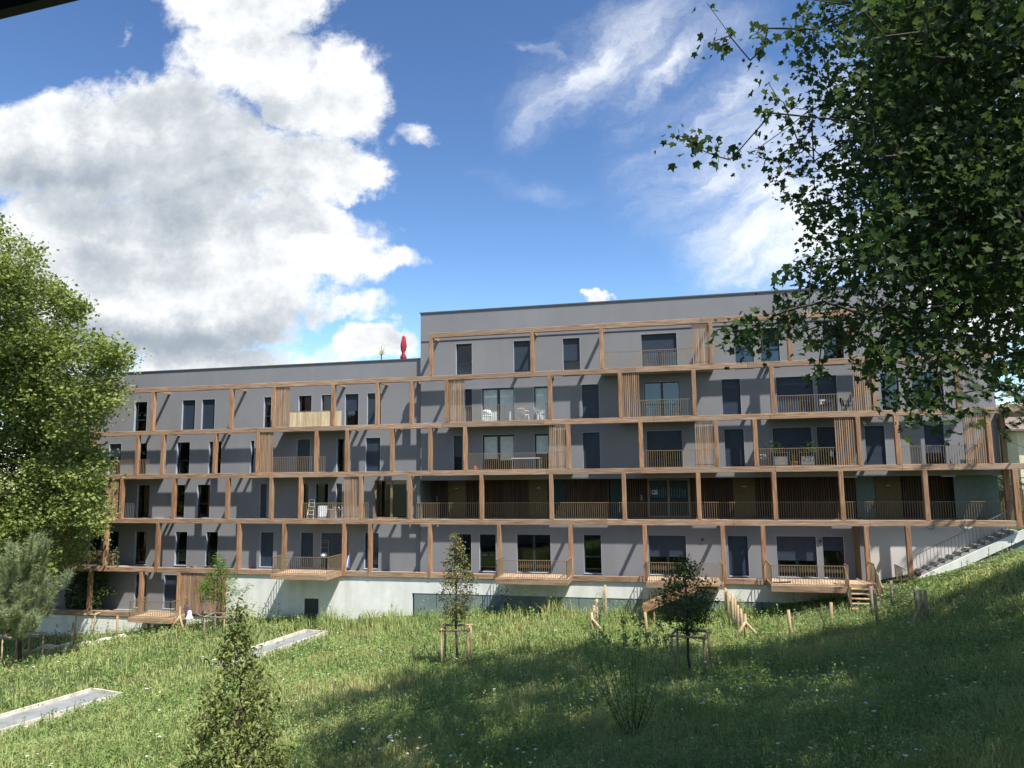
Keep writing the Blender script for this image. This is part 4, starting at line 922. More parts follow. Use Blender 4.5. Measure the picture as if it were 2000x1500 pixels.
A = tp[vis]; thin = (x[vis] < 1575)|((y[vis] > 560)&(x[vis] < 1700)); cnt = np.where(thin, r.poisson(5, len(A))+3, r.poisson(17, len(A))+4); sp_ = np.repeat(np.where(thin, .6, 1.0), cnt)[:,None]; P1 = np.repeat(A, cnt, 0)+r.normal(size=(cnt.sum(),3))*np.array([.19,.19,.17])*sp_
ids = np.array([i for i in range(len(trk), len(nodes)) if rad[i] < .02]); en = nodes[ids]-CAM; fn = en@Fv; vn = ids[(fn > 0)&(fn < 16)]
q = r.choice(vn, 2600); tt = r.random(2600)[:,None]; P2 = nodes[q]*(1-tt)+nodes[np.array(par)[q]]*tt+r.normal(size=(2600,3))*.07
V, F = leaf_arrays(np.concatenate([P1,P2]), .15, LEAF5, .15, 1.3, .28, 31)
B = tp[~vis]; cnt = r.poisson(28, len(B))+6; P3 = np.repeat(B, cnt, 0)+r.normal(size=(cnt.sum(),3))*.5
V3, F3 = leaf_arrays(P3, .44, PENT, .8, .2, .1, 32)
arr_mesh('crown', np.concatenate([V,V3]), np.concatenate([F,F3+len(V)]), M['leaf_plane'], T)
# plane tree, left
poly = [(-160,340),(0,432),(26,455),(60,475),(72,515),(95,545),(140,560),(160,600),(150,640),(165,660),(200,665),(250,690),(258,712),(225,728),(232,780),(218,800),(190,800),(212,830),(178,838),(172,860),(200,905),(205,960),(200,1000),(195,1040),(165,1045),(150,1100),(110,1150),(40,1130),(-160,1130)]
b = PD(-75, 1235, 44.5); b[2] = g1(b[0], b[1])
att = crown_pts(poly, 950, 40.5, 48, 41, .9, 45)+crown_pts(poly, 350, 41, 47, 43)+crown_pts([(-150,400),(40,520),(110,700),(150,900),(150,1050),(60,1130),(-150,1130)], 380, 44, 49, 44)
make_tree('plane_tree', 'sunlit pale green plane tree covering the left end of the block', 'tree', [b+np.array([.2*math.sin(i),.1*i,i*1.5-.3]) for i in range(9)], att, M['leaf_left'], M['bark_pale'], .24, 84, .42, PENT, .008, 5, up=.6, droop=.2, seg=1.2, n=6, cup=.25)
# olive brown sapling
b = S1[0]; d = S1[1]; b = PD(893, 1292, d-.1); b[2] = g1(b[0], b[1])
hh = lambda y: (1300-y)/FPX*d
prof = [(hh(1218),.15),(hh(1195),.62),(hh(1160),.92),(hh(1130),.8),(hh(1105),.52),(hh(1080),.35),(hh(1050),.08)]
make_tree('sapling', 'olive brown staked sapling in the middle before the pale base wall', 'sapling', trunk_line(b, hh(1075), 8, (-.05,.0), .02, 3), col_pts(b, prof, 320, 4), M['leaf_sap'], M['bark'], .125, 8, .1, OVAL, .004, 6, up=.3, droop=.5, seg=.3, expo=2.2)
b = PD(1347, 1318, S2[1]); b[2] = g1(b[0], b[1]); d = S2[1]; hh = lambda y: (1320-y)/FPX*d
prof = [(hh(1238),.1),(hh(1222),.65),(hh(1190),1.15),(hh(1165),1.0),(hh(1140),.85),(hh(1115),.5),(hh(1092),.1)]
make_tree('sapling', 'dark green staked young tree in front of the wooden stair', 'sapling', trunk_line(b, hh(1120), 8, (0,0), .02, 4), col_pts(b, prof, 330, 8), M['leaf_dark'], M['bark_dark'], .12, 10, .12, OVAL, .004, 7, up=.3, droop=.4, seg=.3, expo=2.2)
# bright tree near the wall
b, d = on_ground(424, 1232); hh = lambda y: (1235-y)/FPX*d
prof = [(hh(1183),.9),(hh(1170),1.3),(hh(1145),1.2),(hh(1125),.75),(hh(1105),.25),(hh(1090),.06)]
att = col_pts(b, prof, 150, 9)+[b+np.array([1.6+.25*i, .1, hh(1160)+.16*i]) for i in range(3)]
make_tree('young_tree', 'bright green young tree with layered branches before the lower slatted screen', 'tree', trunk_line(b, hh(1110), 8, (-.1,0), .02, 5), att, M['leaf_bright'], M['bark'], .13, 26, .14, QUAD, .005, 9, up=1.4, droop=0, seg=.4)
# foreground sapling
d = 18.3; b = PD(450, 1640, d); b[2] = g1(b[0], b[1]); b0 = PD(440, 1500, d)
def hx_(y): return (PD(440, y, d)[2]-b[2])
prof = [(hx_(1600),1.25),(hx_(1520),1.35),(hx_(1440),1.15),(hx_(1360),.82),(hx_(1300),.5),(hx_(1260),.3),(hx_(1225),.22),(hx_(1190),.06)]
make_tree('sapling', 'tall pear sapling with narrow folded leaves in the left foreground', 'sapling', trunk_line(b, hx_(1215), 10, (.25,0), .03, 6), col_pts(b+np.array([.05,0,0]), prof, 500, 10), M['leaf_fore'], M['bark_dark'], .15, 11, .14, OVAL, .0035, 11, up=.05, droop=1.0, seg=.35, expo=2.2, cup=.5)
# thin multi stemmed shrub in the shade
b, d = on_ground(1238, 1452); t = thing('poplar_shrub', 'thin many stemmed shrub with leafy tips in the shaded meadow', 'shrub', b); m = MB(); LP = []
r = random.Random(3)
for x, y in ((1146,1262),(1160,1245),(1188,1250),(1178,1232),(1216,1205),(1222,1238),(1240,1245),(1252,1205),(1262,1235),(1290,1205),(1278,1240),(1300,1238),(1205,1270),(1235,1275),(1170,1285),(1312,1262)):
    tpnt = PD(x, y, d+r.uniform(-.6,.6)); p0 = Vector(b)+Vector((r.uniform(-.12,.12), r.uniform(-.1,.1), 0)); p1 = p0.lerp(Vector(tpnt), .35)+Vector(((tpnt[0]-b[0])*.25, 0, -.15)); prev = p0
    for i in range(1, 9):
        u = i/8; q = p0*(1-u)**2+p1*2*u*(1-u)+Vector(tpnt)*u*u; m.tube(prev, q, .009*(1-u)+.004, .009*(1-u-.1)+.004, 5); prev = q
        if u > .3 :
            for _ in range(20): LP.append(np.array(q)+np.array([r.gauss(0,.045), r.gauss(0,.045), r.uniform(-.2,.1)]))
    for _ in range(34): LP.append(np.array(tpnt)+np.array([r.gauss(0,.045), r.gauss(0,.045), -r.uniform(0,.35)]))
m.build('stem', M['bark_dark'], t); V, F = leaf_arrays(np.array(LP), .09, OVAL, .3, 0, .2, 77); arr_mesh('foliage', V, F, M['herb'], t)
# shrubs and climbers
def bush(name, label, cx, yb, yt, wpx, n, mat, size, seed, shape=OVAL, dd=0, cat='shrub'):
    b, d = on_ground(cx, yb); b = b+np.array([0,dd,0]); d += dd; h = (yb-yt)/FPX*d; R = wpx/2/FPX*d; r = np.random.default_rng(seed); att = []
    while len(att) < n:
        v = r.uniform(-1,1,3); 
        if np.linalg.norm(v) < 1: att.append(b+np.array([v[0]*R, v[1]*R*.8, h*.52+v[2]*h*.5]))
    make_tree(name, label, cat, [b+np.array([0,0,h*.12*i-.2]) for i in range(5)], att, mat, M['bark'], size, 10, .13, shape, .005, seed, seg=.4)
t = thing('climbing_shrub', 'dark leafy climber growing round the lowest left timber post', 'shrub', PY(175,1200,.8)); rr_ = np.random.default_rng(14); P = []
while len(P) < 2600:
    x, y = rr_.uniform(128,235), rr_.uniform(1118,1200)
    if in_poly(x, y, [(128,1118),(212,1118),(212,1140),(236,1150),(232,1162),(205,1165),(190,1200),(128,1200)]) and (x < 212 or rr_.random() < .25): P.append(PY(x, y, rr_.uniform(.35,1.4)))
V, F = leaf_arrays(np.array(P), .2, PENT, .3, .3, .2, 15); arr_mesh('foliage', V, F, M['leaf_ivy'], t)
m = MB()
for i in range(9):
    x = 135+i*8; m.path([tuple(PY(x,1200,.9)), tuple(PY(x+rr_.uniform(-8,8),1165,.8)), tuple(PY(x+rr_.uniform(-5,25),1130,.9))], .02, 5)
m.build('stem', M['bark'], t)
t = thing('balcony_creeper', 'leafy creeper hanging over the low left balcony railing', 'plant', PY(170,1100,.3)); P = [PY(rr_.uniform(132,232), rr_.normal(1088,12), rr_.uniform(.0,.5)) for _ in range(420)]+[PY(rr_.uniform(148,156)+0, rr_.uniform(1060,1105), .2) for _ in range(60)]
V, F = leaf_arrays(np.array(P), .17, PENT, .3, .3, .2, 16); arr_mesh('foliage', V, F, M['leaf_ivy'], t)
m = MB(); m.path([tuple(PY(132,1098,.3)), tuple(PY(180,1092,.3)), tuple(PY(230,1096,.3))], .015, 5); m.build('stem', M['bark'], t)
bush('weed_shrub', 'tall leafy weed against the grey base wall at left', 440, 1222, 1150, 40, 40, M['herb'], .1, 51, QUAD)
bush('weed_shrub', 'thin shrub beside the braced corner timber', 1172, 1235, 1155, 26, 40, M['herb'], .09, 52, QUAD)
bush('weed_shrub', 'wispy shrub among the close set posts', 1445, 1215, 1158, 34, 30, M['herb'], .09, 53, QUAD)
bush('weed_shrub', 'shrub growing in the deck shadow against the base wall', 985, 1205, 1140, 40, 46, M['leaf_ivy'], .09, 54, QUAD)
bush('weed_shrub', 'dark low shrub beside the garden stair fence', 1765, 1195, 1150, 60, 50, M['leaf_ivy'], .1, 55, QUAD)
# pines
def needles(tips, dirs, n, L, spread, seed, w=.006):
    r = np.random.default_rng(seed); T_ = np.repeat(tips, n, 0); D = np.repeat(dirs, n, 0)
    u = r.random(len(T_))[:,None]; base = T_-D*u*L*2.6; v = D*1.0+r.normal(size=T_.shape)*spread; v /= np.linalg.norm(v, axis=1)[:,None]
    s = np.cross(v, r.normal(size=T_.shape)); s /= np.linalg.norm(s, axis=1)[:,None]; Ls = L*r.uniform(.6,1.15,len(T_))[:,None]
    V = np.stack([base-s*w, base+s*w, base+v*Ls], 1).reshape(-1,3); return V, np.arange(len(V)).reshape(-1,3)
def pine(label, b, h, att, mat, n, L, seed, w, barkm, spread=.55, upb=.55):
    t = thing('pine_tree', label, 'tree', b); trunk = [b+np.array([.08*math.sin(i), 0, h*i/7-.3]) for i in range(8)]
    nodes, par, rad, tips = grow(trunk, att, .006, 2.2, .5, seed=seed, sag=-.08, bias=.1)
    V, F = limb_mesh(nodes, par, rad, 6, 0, .22); arr_mesh('trunk', V, F, barkm, t, True)
    tp = nodes[tips]; ctr = b+np.array([0,0,h*.35]); D = tp-ctr; D[:,2] = np.abs(D[:,2])*.3; D /= np.linalg.norm(D, axis=1)[:,None]; D[:,2] += upb; D /= np.linalg.norm(D, axis=1)[:,None]
    V, F = needles(tp, D, n, L, spread, seed, w); arr_mesh('crown', V, F, mat, t)
poly = [(-120,1010),(0,1055),(22,1060),(45,1065),(62,1045),(85,1040),(100,1070),(118,1095),(140,1120),(130,1150),(138,1170),(118,1195),(80,1205),(50,1225),(-120,1240)]
b = PD(36, 1290, 41); b[2] = g1(b[0], b[1])
pine('soft green long needled pine at the lower left edge', b, 3.6, crown_pts(poly, 400, 37, 40.2, 61, 1.0, 26)+crown_pts([(-60,1090),(60,1080),(110,1120),(110,1180),(40,1210),(-60,1220)], 110, 37.5, 40, 66), M['needle'], 140, .46, 62, .012, M['bark_dark'], .5, .75)
b = np.array([21.5, 2.5, 0]); b[2] = g1(21.5, 2.5)
pine('tall dark pine beyond the right end of the block', b, 9, crown_pts([(1850,700),(1900,690),(2010,660),(2070,600),(2070,1010),(2010,1000),(1965,870),(1930,850),(1880,830),(1860,780)], 70, 30, 38, 63)+crown_pts([(1950,930),(1985,930),(1985,990),(1950,1000)], 25, 44, 50, 64), M['needle_dark'], 110, .34, 65, .012, M['bark_dark'], .6, .2)
r = np.random.default_rng(70); b = np.array([26.0, 24.0, .3]); att = [b+np.array([r.uniform(-7,5), r.uniform(-4,4), r.uniform(1.0,7.5)]) for _ in range(220)]
make_tree('garden_tree', 'dark leafy tree seen through the open end of the gallery', 'tree', [b+np.array([0,0,i*.8-.3]) for i in range(6)], att, M['leaf_ivy'], M['bark_dark'], .3, 16, .5, PENT, .01, 71)
# ------------------------------------------------------------------ meadow
r = np.random.default_rng(99)
def meadow_pts(n, d0, d1, power=1.0, a0=-.78, a1=.78, seed=1):
    r = np.random.default_rng(seed); out = np.zeros((0,2))
    while len(out) < n:
        m_ = n*2; u = r.random(m_); d = (d0**(1-power)+(d1**(1-power)-d0**(1-power))*u)**(1/(1-power)) if power != 1 else d0*(d1/d0)**u
        an = r.uniform(a0, a1, m_)+YAW; X = CAM[0]+d*np.sin(an)/np.cos(an-YAW); Y = CAM[1]+d*np.cos(an)/np.cos(an-YAW)
        ok = (Y < .0) | ((X > XRE) & (Y < 3)); ok &= (X < 26)&(X > -52)
        ok &= ~((X > X440-.2)&(X < X1700+1)&(Y > -.1))
        for A, nn, dd, w, L in BAS:
            u_ = (X-A[0])*nn[0]+(Y-A[1])*nn[1]; v_ = (X-A[0])*dd[0]+(Y-A[1])*dd[1]; ok &= ~((u_ > .05)&(u_ < w-.05)&(v_ > .05)&(v_ < L-.05))
        ok &= ~((X > b4)&(X < X5+.4)&(Y > -2.9)&(Y < -.1))
        ok &= ~((X > PY(1792,1121,.4)[0])&(Y > .2))
        for a_, b_ in zip(pp[:-1], pp[1:]):
            s_ = b_-a_; L2 = s_[0]**2+s_[1]**2; tt = np.clip(((X-a_[0])*s_[0]+(Y-a_[1])*s_[1])/L2, 0, 1); ok &= ((X-a_[0]-tt*s_[0])**2+(Y-a_[1]-tt*s_[1])**2 > .28) | (r.random(m_) < .12)
        out = np.concatenate([out, np.stack([X[ok],Y[ok]],1)])
    return out[:n]
def vnoise(X, Y, s, seed):
    q = np.random.default_rng(seed); o = np.zeros(len(X))
    for k in range(7):
        a = q.uniform(0,6.28); f = s*q.uniform(.6,1.8); o += np.sin((X*math.cos(a)+Y*math.sin(a))*f+q.uniform(0,6.28))
    return o/7
XYb = meadow_pts(300000, 9, 56, 1.05, seed=2); Z = gz(XYb[:,0], XYb[:,1]); X, Y = XYb.T; n = len(X)
dist = np.hypot(X-CAM[0], Y-CAM[1]); hgt = (.24+.16*vnoise(X,Y,.8,5)+.15*vnoise(X,Y,2.6,6))*r.uniform(.5,1.5,n)+.06; hgt = np.clip(hgt, .1, .85)
def wallweed(X, Y): return 1+2.0*np.exp(-((Y+1.2)/1.2)**2)*(X < 3)*(X > X440)*np.clip(.5+1.4*vnoise(X,Y,1.9,61), 0, 1.4)
def stairlow(X, Y): return np.where((X > 9.3)&(Y > -3.2), .45, 1.0)
hgt = hgt*wallweed(X, Y)*stairlow(X, Y)*(1+.5*np.clip(vnoise(X,Y,1.3,77)-.2,0,1))
az = r.uniform(0, 6.283, n); lean = r.uniform(.05,.6,n)*hgt; lx, ly = np.cos(az)*lean, np.sin(az)*lean; wa = az+math.pi/2+r.normal(size=n)*.5; w = (.0035+.00034*dist)*r.uniform(.7,1.4,n); wx, wy = np.cos(wa)*w, np.sin(wa)*w
z0 = Z-.03
v = np.stack([np.stack([X-wx,Y-wy,z0],1), np.stack([X+wx,Y+wy,z0],1), np.stack([X+lx*.35-wx*.8,Y+ly*.35-wy*.8,z0+hgt*.6],1), np.stack([X+lx*.35+wx*.8,Y+ly*.35+wy*.8,z0+hgt*.6],1), np.stack([X+lx,Y+ly,z0+hgt*(1-.25*lean/hgt)],1)],1).reshape(-1,3)
bi = np.arange(n)[:,None]*5; F = (bi[:,:,None]+np.array([[0,1,3],[0,3,2],[2,3,4]])[None]).reshape(-1,3)
tag(arr_mesh('grass', v, F, M['grass']), 'tall uncut meadow grass', None, None, 'stuff')
XYh = meadow_pts(34000, 9, 54, 1.05, seed=3); X, Y = XYh.T; keep = vnoise(X,Y,.55,9)+r.normal(size=len(X))*.25 > -.25; X, Y = X[keep], Y[keep]; Z = gz(X,Y); dist = np.hypot(X-CAM[0], Y-CAM[1])
TX = meadow_pts(4200, 12, 52, 1.05, seed=41); kt = vnoise(TX[:,0],TX[:,1],.9,42) > -.05; TX = TX[kt]
k = 11; hh_ = np.repeat(r.uniform(.15,.6,len(X))*wallweed(X,Y)*stairlow(X,Y), k); P = np.stack([np.repeat(X,k),np.repeat(Y,k),np.repeat(Z,k)],1)+np.stack([r.normal(size=len(X)*k)*.09,r.normal(size=len(X)*k)*.09,hh_*r.uniform(.25,1.0,len(X)*k)],1)
tz = gz(TX[:,0],TX[:,1]); th = r.uniform(.55,1.05,len(TX))*stairlow(TX[:,0],TX[:,1]); k2 = 16; tu = r.uniform(.1,1,len(TX)*k2)
P = np.concatenate([P, np.stack([np.repeat(TX[:,0],k2),np.repeat(TX[:,1],k2),np.repeat(tz,k2)],1)+np.stack([r.normal(size=len(TX)*k2)*.07*(1.2-tu),r.normal(size=len(TX)*k2)*.07*(1.2-tu),np.repeat(th,k2)*tu],1)])
V, F = leaf_arrays(P, 1.0, QUAD, .5, 0, .2, 44); dall = np.hypot(P[:,0]-CAM[0], P[:,1]-CAM[1]); sc = np.repeat(.045+.0018*dall, 5); ctr = np.repeat(P,5,0); V = ctr+(V-ctr)*sc[:,None]
tag(arr_mesh('meadow_herbs', V, F, M['herb']), 'leafy weeds growing through the meadow', None, None, 'stuff')
XYf = meadow_pts(330, 11, 50, 1.1, seed=8); X, Y = XYf.T; Z = gz(X,Y)+r.uniform(.4,.75,len(X)); V = []; F = []; dist = np.hypot(X-CAM[0], Y-CAM[1])
m = MB()
for x_, y_, z_, dd_ in zip(X, Y, Z, dist):
    for q in range(r.integers(1,3)):
        cx_, cy_, cz_ = x_+r.normal()*.15, y_+r.normal()*.15, z_+r.normal()*.08; rad_ = r.uniform(.02,.045)*(1+.01*dd_); a_ = r.uniform(-.3,.3); m.face([(cx_+rad_*math.cos(t_), cy_+rad_*math.sin(t_), cz_+rad_*a_*math.cos(t_)+(.012 if i_%2 else 0)) for i_, t_ in enumerate(np.linspace(0,6.283,9)[:-1])]); m.tube((cx_,cy_,cz_-.004),(x_,y_,z_-.45),.003,.004,3,1,caps=False)
tag(m.build('wildflowers', [M['flower'], M['grass']]), 'scattered flat white flower heads over the meadow', None, None, 'stuff')
XYd = meadow_pts(7000, 12, 50, 1.05, seed=12); X, Y = XYd.T; keep = vnoise(X,Y,.5,31)+r.normal(size=len(X))*.1 > .33; X, Y = X[keep], Y[keep]; Z = gz(X,Y); n = len(X); hgt = r.uniform(.35,.8,n); az = r.uniform(0,6.28,n); w = .0025+.0002*np.hypot(X-CAM[0], Y-CAM[1]); lx, ly = np.cos(az)*.12, np.sin(az)*.12; wx, wy = -np.sin(az)*w, np.cos(az)*w
v = np.stack([np.stack([X-wx*.4,Y-wy*.4,Z],1), np.stack([X+wx*.4,Y+wy*.4,Z],1), np.stack([X+lx+wx*1.6,Y+ly+wy*1.6,Z+hgt*.85],1), np.stack([X+lx*1.2,Y+ly*1.2,Z+hgt],1), np.stack([X+lx-wx*1.6,Y+ly-wy*1.6,Z+hgt*.85],1)],1).reshape(-1,3)
bi = np.arange(n)[:,None]*5; F = (bi[:,:,None]+np.array([[0,1,2],[0,2,4],[4,2,3]])[None]).reshape(-1,3)
tag(arr_mesh('dry_seed_heads', v, F, M['dry']), 'dry brown seed heads among the grass', None, None, 'stuff')

# ------------------------------------------------------------------ light, sky, camera
SD = Vector((1.4, -1.0, 2.83)).normalized()
sun = bpy.data.lights.new('sun', 'SUN'); sun.energy = 5.0; sun.angle = math.radians(.6); sun.color = (1.0, .955, .88)
so = bpy.data.objects.new('sun', sun); C.objects.link(so); so.rotation_euler = SD.to_track_quat('Z', 'Y').to_euler(); so.location = (30, -60, 60)
wd = bpy.data.worlds.new('World'); SC.world = wd; wd.use_nodes = True; nt = wd.node_tree; nt.nodes.clear(); ln = nt.links
out = N(nt, 'ShaderNodeOutputWorld'); bg = N(nt, 'ShaderNodeBackground'); ln.new(bg.outputs[0], out.inputs[0])
sky = N(nt, 'ShaderNodeTexSky'); sky.sky_type = 'NISHITA'; sky.sun_disc = False; sky.sun_elevation = math.asin(SD.z); sky.sun_rotation = math.atan2(SD.x, SD.y); sky.air_density = 1.0; sky.dust_density = .6; sky.ozone_density = 2.2; sky.altitude = 300
tc = N(nt, 'ShaderNodeTexCoord')
def dot(vec):
    n = N(nt, 'ShaderNodeVectorMath', operation='DOT_PRODUCT'); ln.new(tc.outputs['Generated'], n.inputs[0]); n.inputs[1].default_value = vec; return n.outputs['Value']
def math_(op, a, b=None, c=None, clamp=False):
    n = N(nt, 'ShaderNodeMath', operation=op); n.use_clamp = clamp
    for i, q in enumerate((a, b, c)):
        if q is None: continue
        if isinstance(q, (int, float)): n.inputs[i].default_value = q
        else: ln.new(q, n.inputs[i])
    return n.outputs[0]
hF = Vector((math.sin(YAW), math.cos(YAW), 0)); hR = Vector((math.cos(YAW), -math.sin(YAW), 0))
df = math_('MAXIMUM', math_('ABSOLUTE', dot(hF)), .08); uu = math_('DIVIDE', dot(hR), df); vv = math_('DIVIDE', dot((0,0,1)), df)
cmb = N(nt, 'ShaderNodeCombineXYZ'); ln.new(uu, cmb.inputs[0]); ln.new(vv, cmb.inputs[1]); UV = cmb.outputs[0]
def uvp(x, y):
    d = ray(x, y); f = d@np.array(hF); return (d@np.array(hR))/f, d[2]/f
def noise(vec, scale, detail=6, rough=.55, off=(0,0,0), sc=(1,1,1), dist=0):
    mp = N(nt, 'ShaderNodeMapping'); mp.inputs['Location'].default_value = off; mp.inputs['Scale'].default_value = sc; ln.new(vec, mp.inputs[0])
    n = N(nt, 'ShaderNodeTexNoise'); n.inputs['Scale'].default_value = scale; n.inputs['Detail'].default_value = detail; n.inputs['Roughness'].default_value = rough; n.inputs['Distortion'].default_value = dist
    ln.new(mp.outputs[0], n.inputs['Vector']); return n
wn = noise(UV, 3.2, 7, .62); wv = N(nt, 'ShaderNodeVectorMath', operation='SUBTRACT'); ln.new(wn.outputs['Color'], wv.inputs[0]); wv.inputs[1].default_value = (.5,.5,.5)
ws = N(nt, 'ShaderNodeVectorMath', operation='SCALE'); ln.new(wv.outputs[0], ws.inputs[0]); ws.inputs['Scale'].default_value = .24
wa = N(nt, 'ShaderNodeVectorMath', operation='ADD'); ln.new(UV, wa.inputs[0]); ln.new(ws.outputs[0], wa.inputs[1]); WUV = wa.outputs[0]
def blob(x, y, rx, ry, rot, vec=None, p=1.0):
    u, v_ = uvp(x, y); mp = N(nt, 'ShaderNodeMapping', vector_type='TEXTURE'); mp.inputs['Location'].default_value = (u, v_, 0); mp.inputs['Rotation'].default_value = (0,0,math.radians(rot)); mp.inputs['Scale'].default_value = (rx/FPX, ry/FPX, 1)
    ln.new(vec or WUV, mp.inputs[0]); le = N(nt, 'ShaderNodeVectorMath', operation='LENGTH'); ln.new(mp.outputs[0], le.inputs[0])
    mr = N(nt, 'ShaderNodeMapRange', interpolation_type='SMOOTHSTEP'); mr.inputs['From Min'].default_value = 0; mr.inputs['From Max'].default_value = 1.6; mr.inputs['To Min'].default_value = p; mr.inputs['To Max'].default_value = 0
    ln.new(le.outputs['Value'], mr.inputs[0]); return mr.outputs[0]
def total(lst, op='MAXIMUM', vec=None):
    o = None
    for q in lst:
        b_ = blob(*q[:5], vec=vec, p=q[5] if len(q) > 5 else 1.0); o = b_ if o is None else math_(op, o, b_)
    return o
CUM = [(547,225,100,70,0),(352,420,130,80,0),(195,361,130,80,0),(330,210,150,110,0),(120,290,160,110,0),(400,330,220,120,0),(560,450,150,70,0),(250,560,250,110,0),(440,-60,210,150,0),(560,-30,130,120,0),(480,120,190,150,0),(640,190,120,130,0),(560,330,190,110,0),(330,300,260,170,0),(60,330,210,130,0),(680,350,80,60,0),(400,500,330,120,0),(620,530,150,70,-5),(150,470,240,140,0),(260,620,330,110,0),(520,600,190,80,0),(720,545,130,30,8,.7),(640,620,140,35,0,.7),(60,620,260,170,0),(740,680,85,45,0),(470,700,260,60,0),(800,272,70,34,0,.5),(215,60,30,70,0,.36),(1175,580,30,16,0,.9),(1940,560,260,160,0,.95),(2150,300,220,200,0),(-250,300,300,300,0),(-300,650,300,200,0)]
cov = total(CUM)
fb = noise(UV, 7.0, 12, .68, (3.1,1.7,0)); fbm = fb.outputs['Fac']
den = math_('ADD', math_('MINIMUM', math_('MULTIPLY', cov, 1.45), 1.2), math_('MULTIPLY', math_('SUBTRACT', fbm, .5), 1.9))
mrd = N(nt, 'ShaderNodeMapRange', interpolation_type='SMOOTHSTEP'); mrd.inputs['From Min'].default_value = .42; mrd.inputs['From Max'].default_value = .95; ln.new(den, mrd.inputs[0]); CM = mrd.outputs[0]
# cumulus shading: thin and right facing parts bright, thick bellies grey
fo = noise(UV, 7.0, 12, .68, (3.1-.035,1.7-.035,0)).outputs['Fac']
lit = math_('MULTIPLY', math_('SUBTRACT', fbm, fo), 1.3)
belly = total([(470,70,220,60,0,.42),(620,300,90,50,0,.3),(180,360,330,75,8,.75),(480,235,190,60,20,.6),(330,410,260,70,0,.85),(90,370,220,50,0,.9),(330,200,130,90,0,.5),(560,270,120,60,0,.35),(180,520,230,55,0,.6),(380,655,300,45,3,1.0),(120,680,220,50,0,1.0),(560,640,150,30,0,.6),(430,440,200,40,0,.5),(640,470,130,30,0,.4)])
lf = noise(UV, 2.6, 6, .6, (8,2,0)).outputs['Fac']
mid = noise(UV, 8.5, 8, .6, (1,5,0), (1,1.7,1)).outputs['Fac']
tone = math_('ADD', math_('ADD', .9, lit), math_('ADD', math_('MULTIPLY', math_('SUBTRACT', lf, .5), .5), math_('MULTIPLY', math_('SUBTRACT', mid, .5), .25)))
tone = math_('SUBTRACT', tone, math_('MULTIPLY', belly, .58))
edge = N(nt, 'ShaderNodeMapRange'); edge.inputs['From Min'].default_value = .6; edge.inputs['From Max'].default_value = 1.5; edge.inputs['To Min'].default_value = .2; edge.inputs['To Max'].default_value = -.12; ln.new(den, edge.inputs[0])
tone = math_('ADD', tone, edge.outputs[0], clamp=True)
ccol = ramp(nt, tone, [(0, (.24,.3,.38)), (.35, (.37,.42,.48)), (.65, (.56,.6,.64)), (.9, (.82,.84,.86)), (1.0, (.9,.91,.92))])
# cirrus
CIR = [(1500,490,220,110,-10,.95),(1420,300,260,220,30,.75),(1560,460,260,160,0,.95),(1150,150,230,100,30,.68),(1350,60,260,110,20,.5),(1200,90,260,110,38,.75),(1500,300,180,120,35,.6),(1160,130,110,60,35),(1300,120,170,55,42,.8),(1080,110,90,22,-20,.6),(1400,180,160,40,38,.7),(1380,330,100,70,20),(1480,400,150,90,-25),(1560,480,150,80,-15),(1350,270,70,90,60,.7),(1620,330,180,100,0,.8),(1500,545,160,40,0,.8),(1050,370,180,55,-10,.3),(1250,210,170,120,0,.45),(1700,200,250,160,0,.6),(930,340,80,40,0,.22)]
cc_ = total(CIR, vec=WUV)
mpr = N(nt, 'ShaderNodeMapping'); mpr.inputs['Rotation'].default_value = (0,0,math.radians(-38)); ln.new(WUV, mpr.inputs[0])
cn = noise(mpr.outputs[0], 3.2, 12, .68, (0,4,0), (1,3.4,1)).outputs['Fac']; cn2 = noise(UV, 3.3, 8, .6, (5,9,0)).outputs['Fac']
ca = math_('MULTIPLY', cc_, math_('ADD', -.25, math_('ADD', math_('MULTIPLY', cn, 2.2), math_('MULTIPLY', math_('SUBTRACT', cn2, .5), 1.0))))
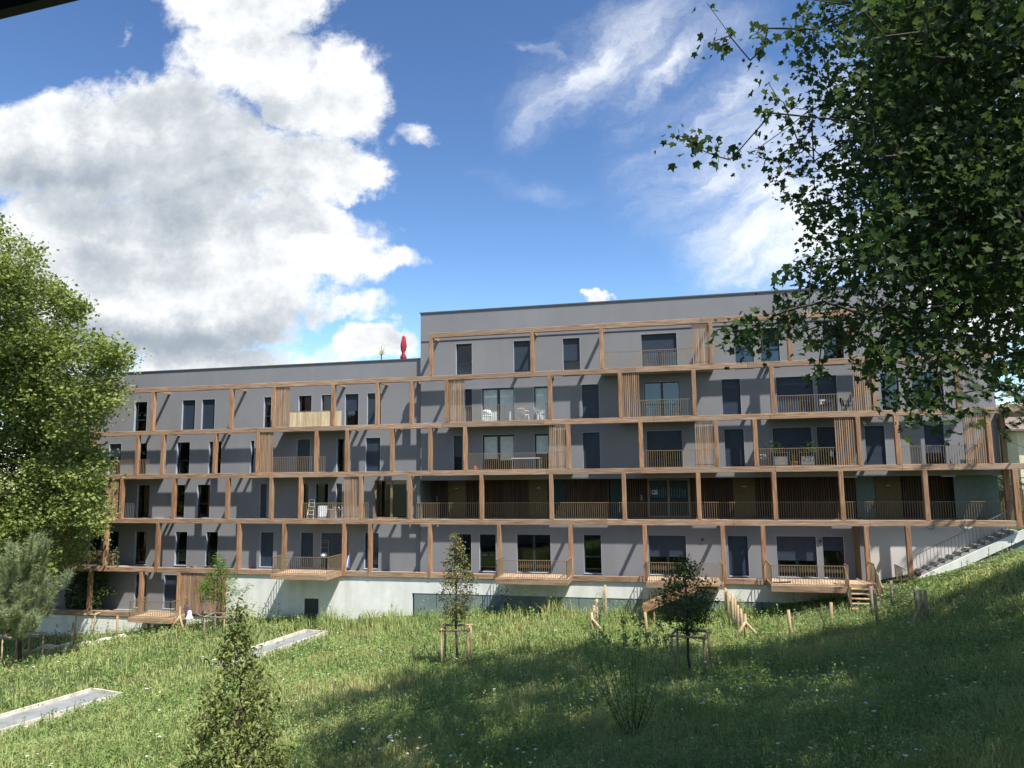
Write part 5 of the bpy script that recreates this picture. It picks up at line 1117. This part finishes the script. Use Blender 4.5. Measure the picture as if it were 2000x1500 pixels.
mrc = N(nt, 'ShaderNodeMapRange', interpolation_type='SMOOTHSTEP'); mrc.inputs['From Min'].default_value = .12; mrc.inputs['From Max'].default_value = 1.05; mrc.inputs['To Max'].default_value = .95; ln.new(ca, mrc.inputs[0])
SKYS = .105
s0_ = N(nt, 'ShaderNodeVectorMath', operation='SCALE'); ln.new(sky.outputs[0], s0_.inputs[0]); s0_.inputs['Scale'].default_value = SKYS
gm_ = N(nt, 'ShaderNodeGamma'); gm_.inputs[1].default_value = 1.46; ln.new(s0_.outputs[0], gm_.inputs[0])
sc_ = N(nt, 'ShaderNodeVectorMath', operation='MULTIPLY'); ln.new(gm_.outputs[0], sc_.inputs[0]); sc_.inputs[1].default_value = (1.72/SKYS, 1.72/SKYS, 1.62/SKYS)
def mixc(f, a, b_):
    m_ = N(nt, 'ShaderNodeMix', data_type='RGBA'); ln.new(f, m_.inputs[0])
    for s, i in ((a,6),(b_,7)):
        if isinstance(s, tuple): m_.inputs[i].default_value = s
        else: ln.new(s, m_.inputs[i])
    return m_.outputs[2]
CB = .71
k_ = CB/SKYS
c1 = mixc(mrc.outputs[0], sc_.outputs[0], (.9*k_,.93*k_,.97*k_,1))
cs2 = N(nt, 'ShaderNodeVectorMath', operation='SCALE'); ln.new(ccol, cs2.inputs[0]); cs2.inputs['Scale'].default_value = k_*1.0
c2 = mixc(CM, c1, cs2.outputs[0])
ln.new(c2, bg.inputs['Color']); bg.inputs['Strength'].default_value = SKYS
cam = bpy.data.cameras.new('camera'); co = bpy.data.objects.new('camera', cam); C.objects.link(co); SC.camera = co
cam.sensor_width = 36; cam.sensor_fit = 'HORIZONTAL'; cam.lens = 36*FPX/2000; cam.clip_start = .05; cam.clip_end = 3000
mt = Matrix.Identity(4)
for i in range(3): mt[i][0], mt[i][1], mt[i][2], mt[i][3] = Rv[i], Uv[i], -Fv[i], CAM[i]
co.matrix_world = mt
SC.view_settings.view_transform = 'Standard'; SC.view_settings.look = 'None'; SC.view_settings.exposure = 0.78; SC.view_settings.gamma = 1
SC.render.engine = 'CYCLES'; SC.cycles.max_bounces = 6; SC.cycles.transparent_max_bounces = 12; SC.render.resolution_x = 1024; SC.render.resolution_y = 768
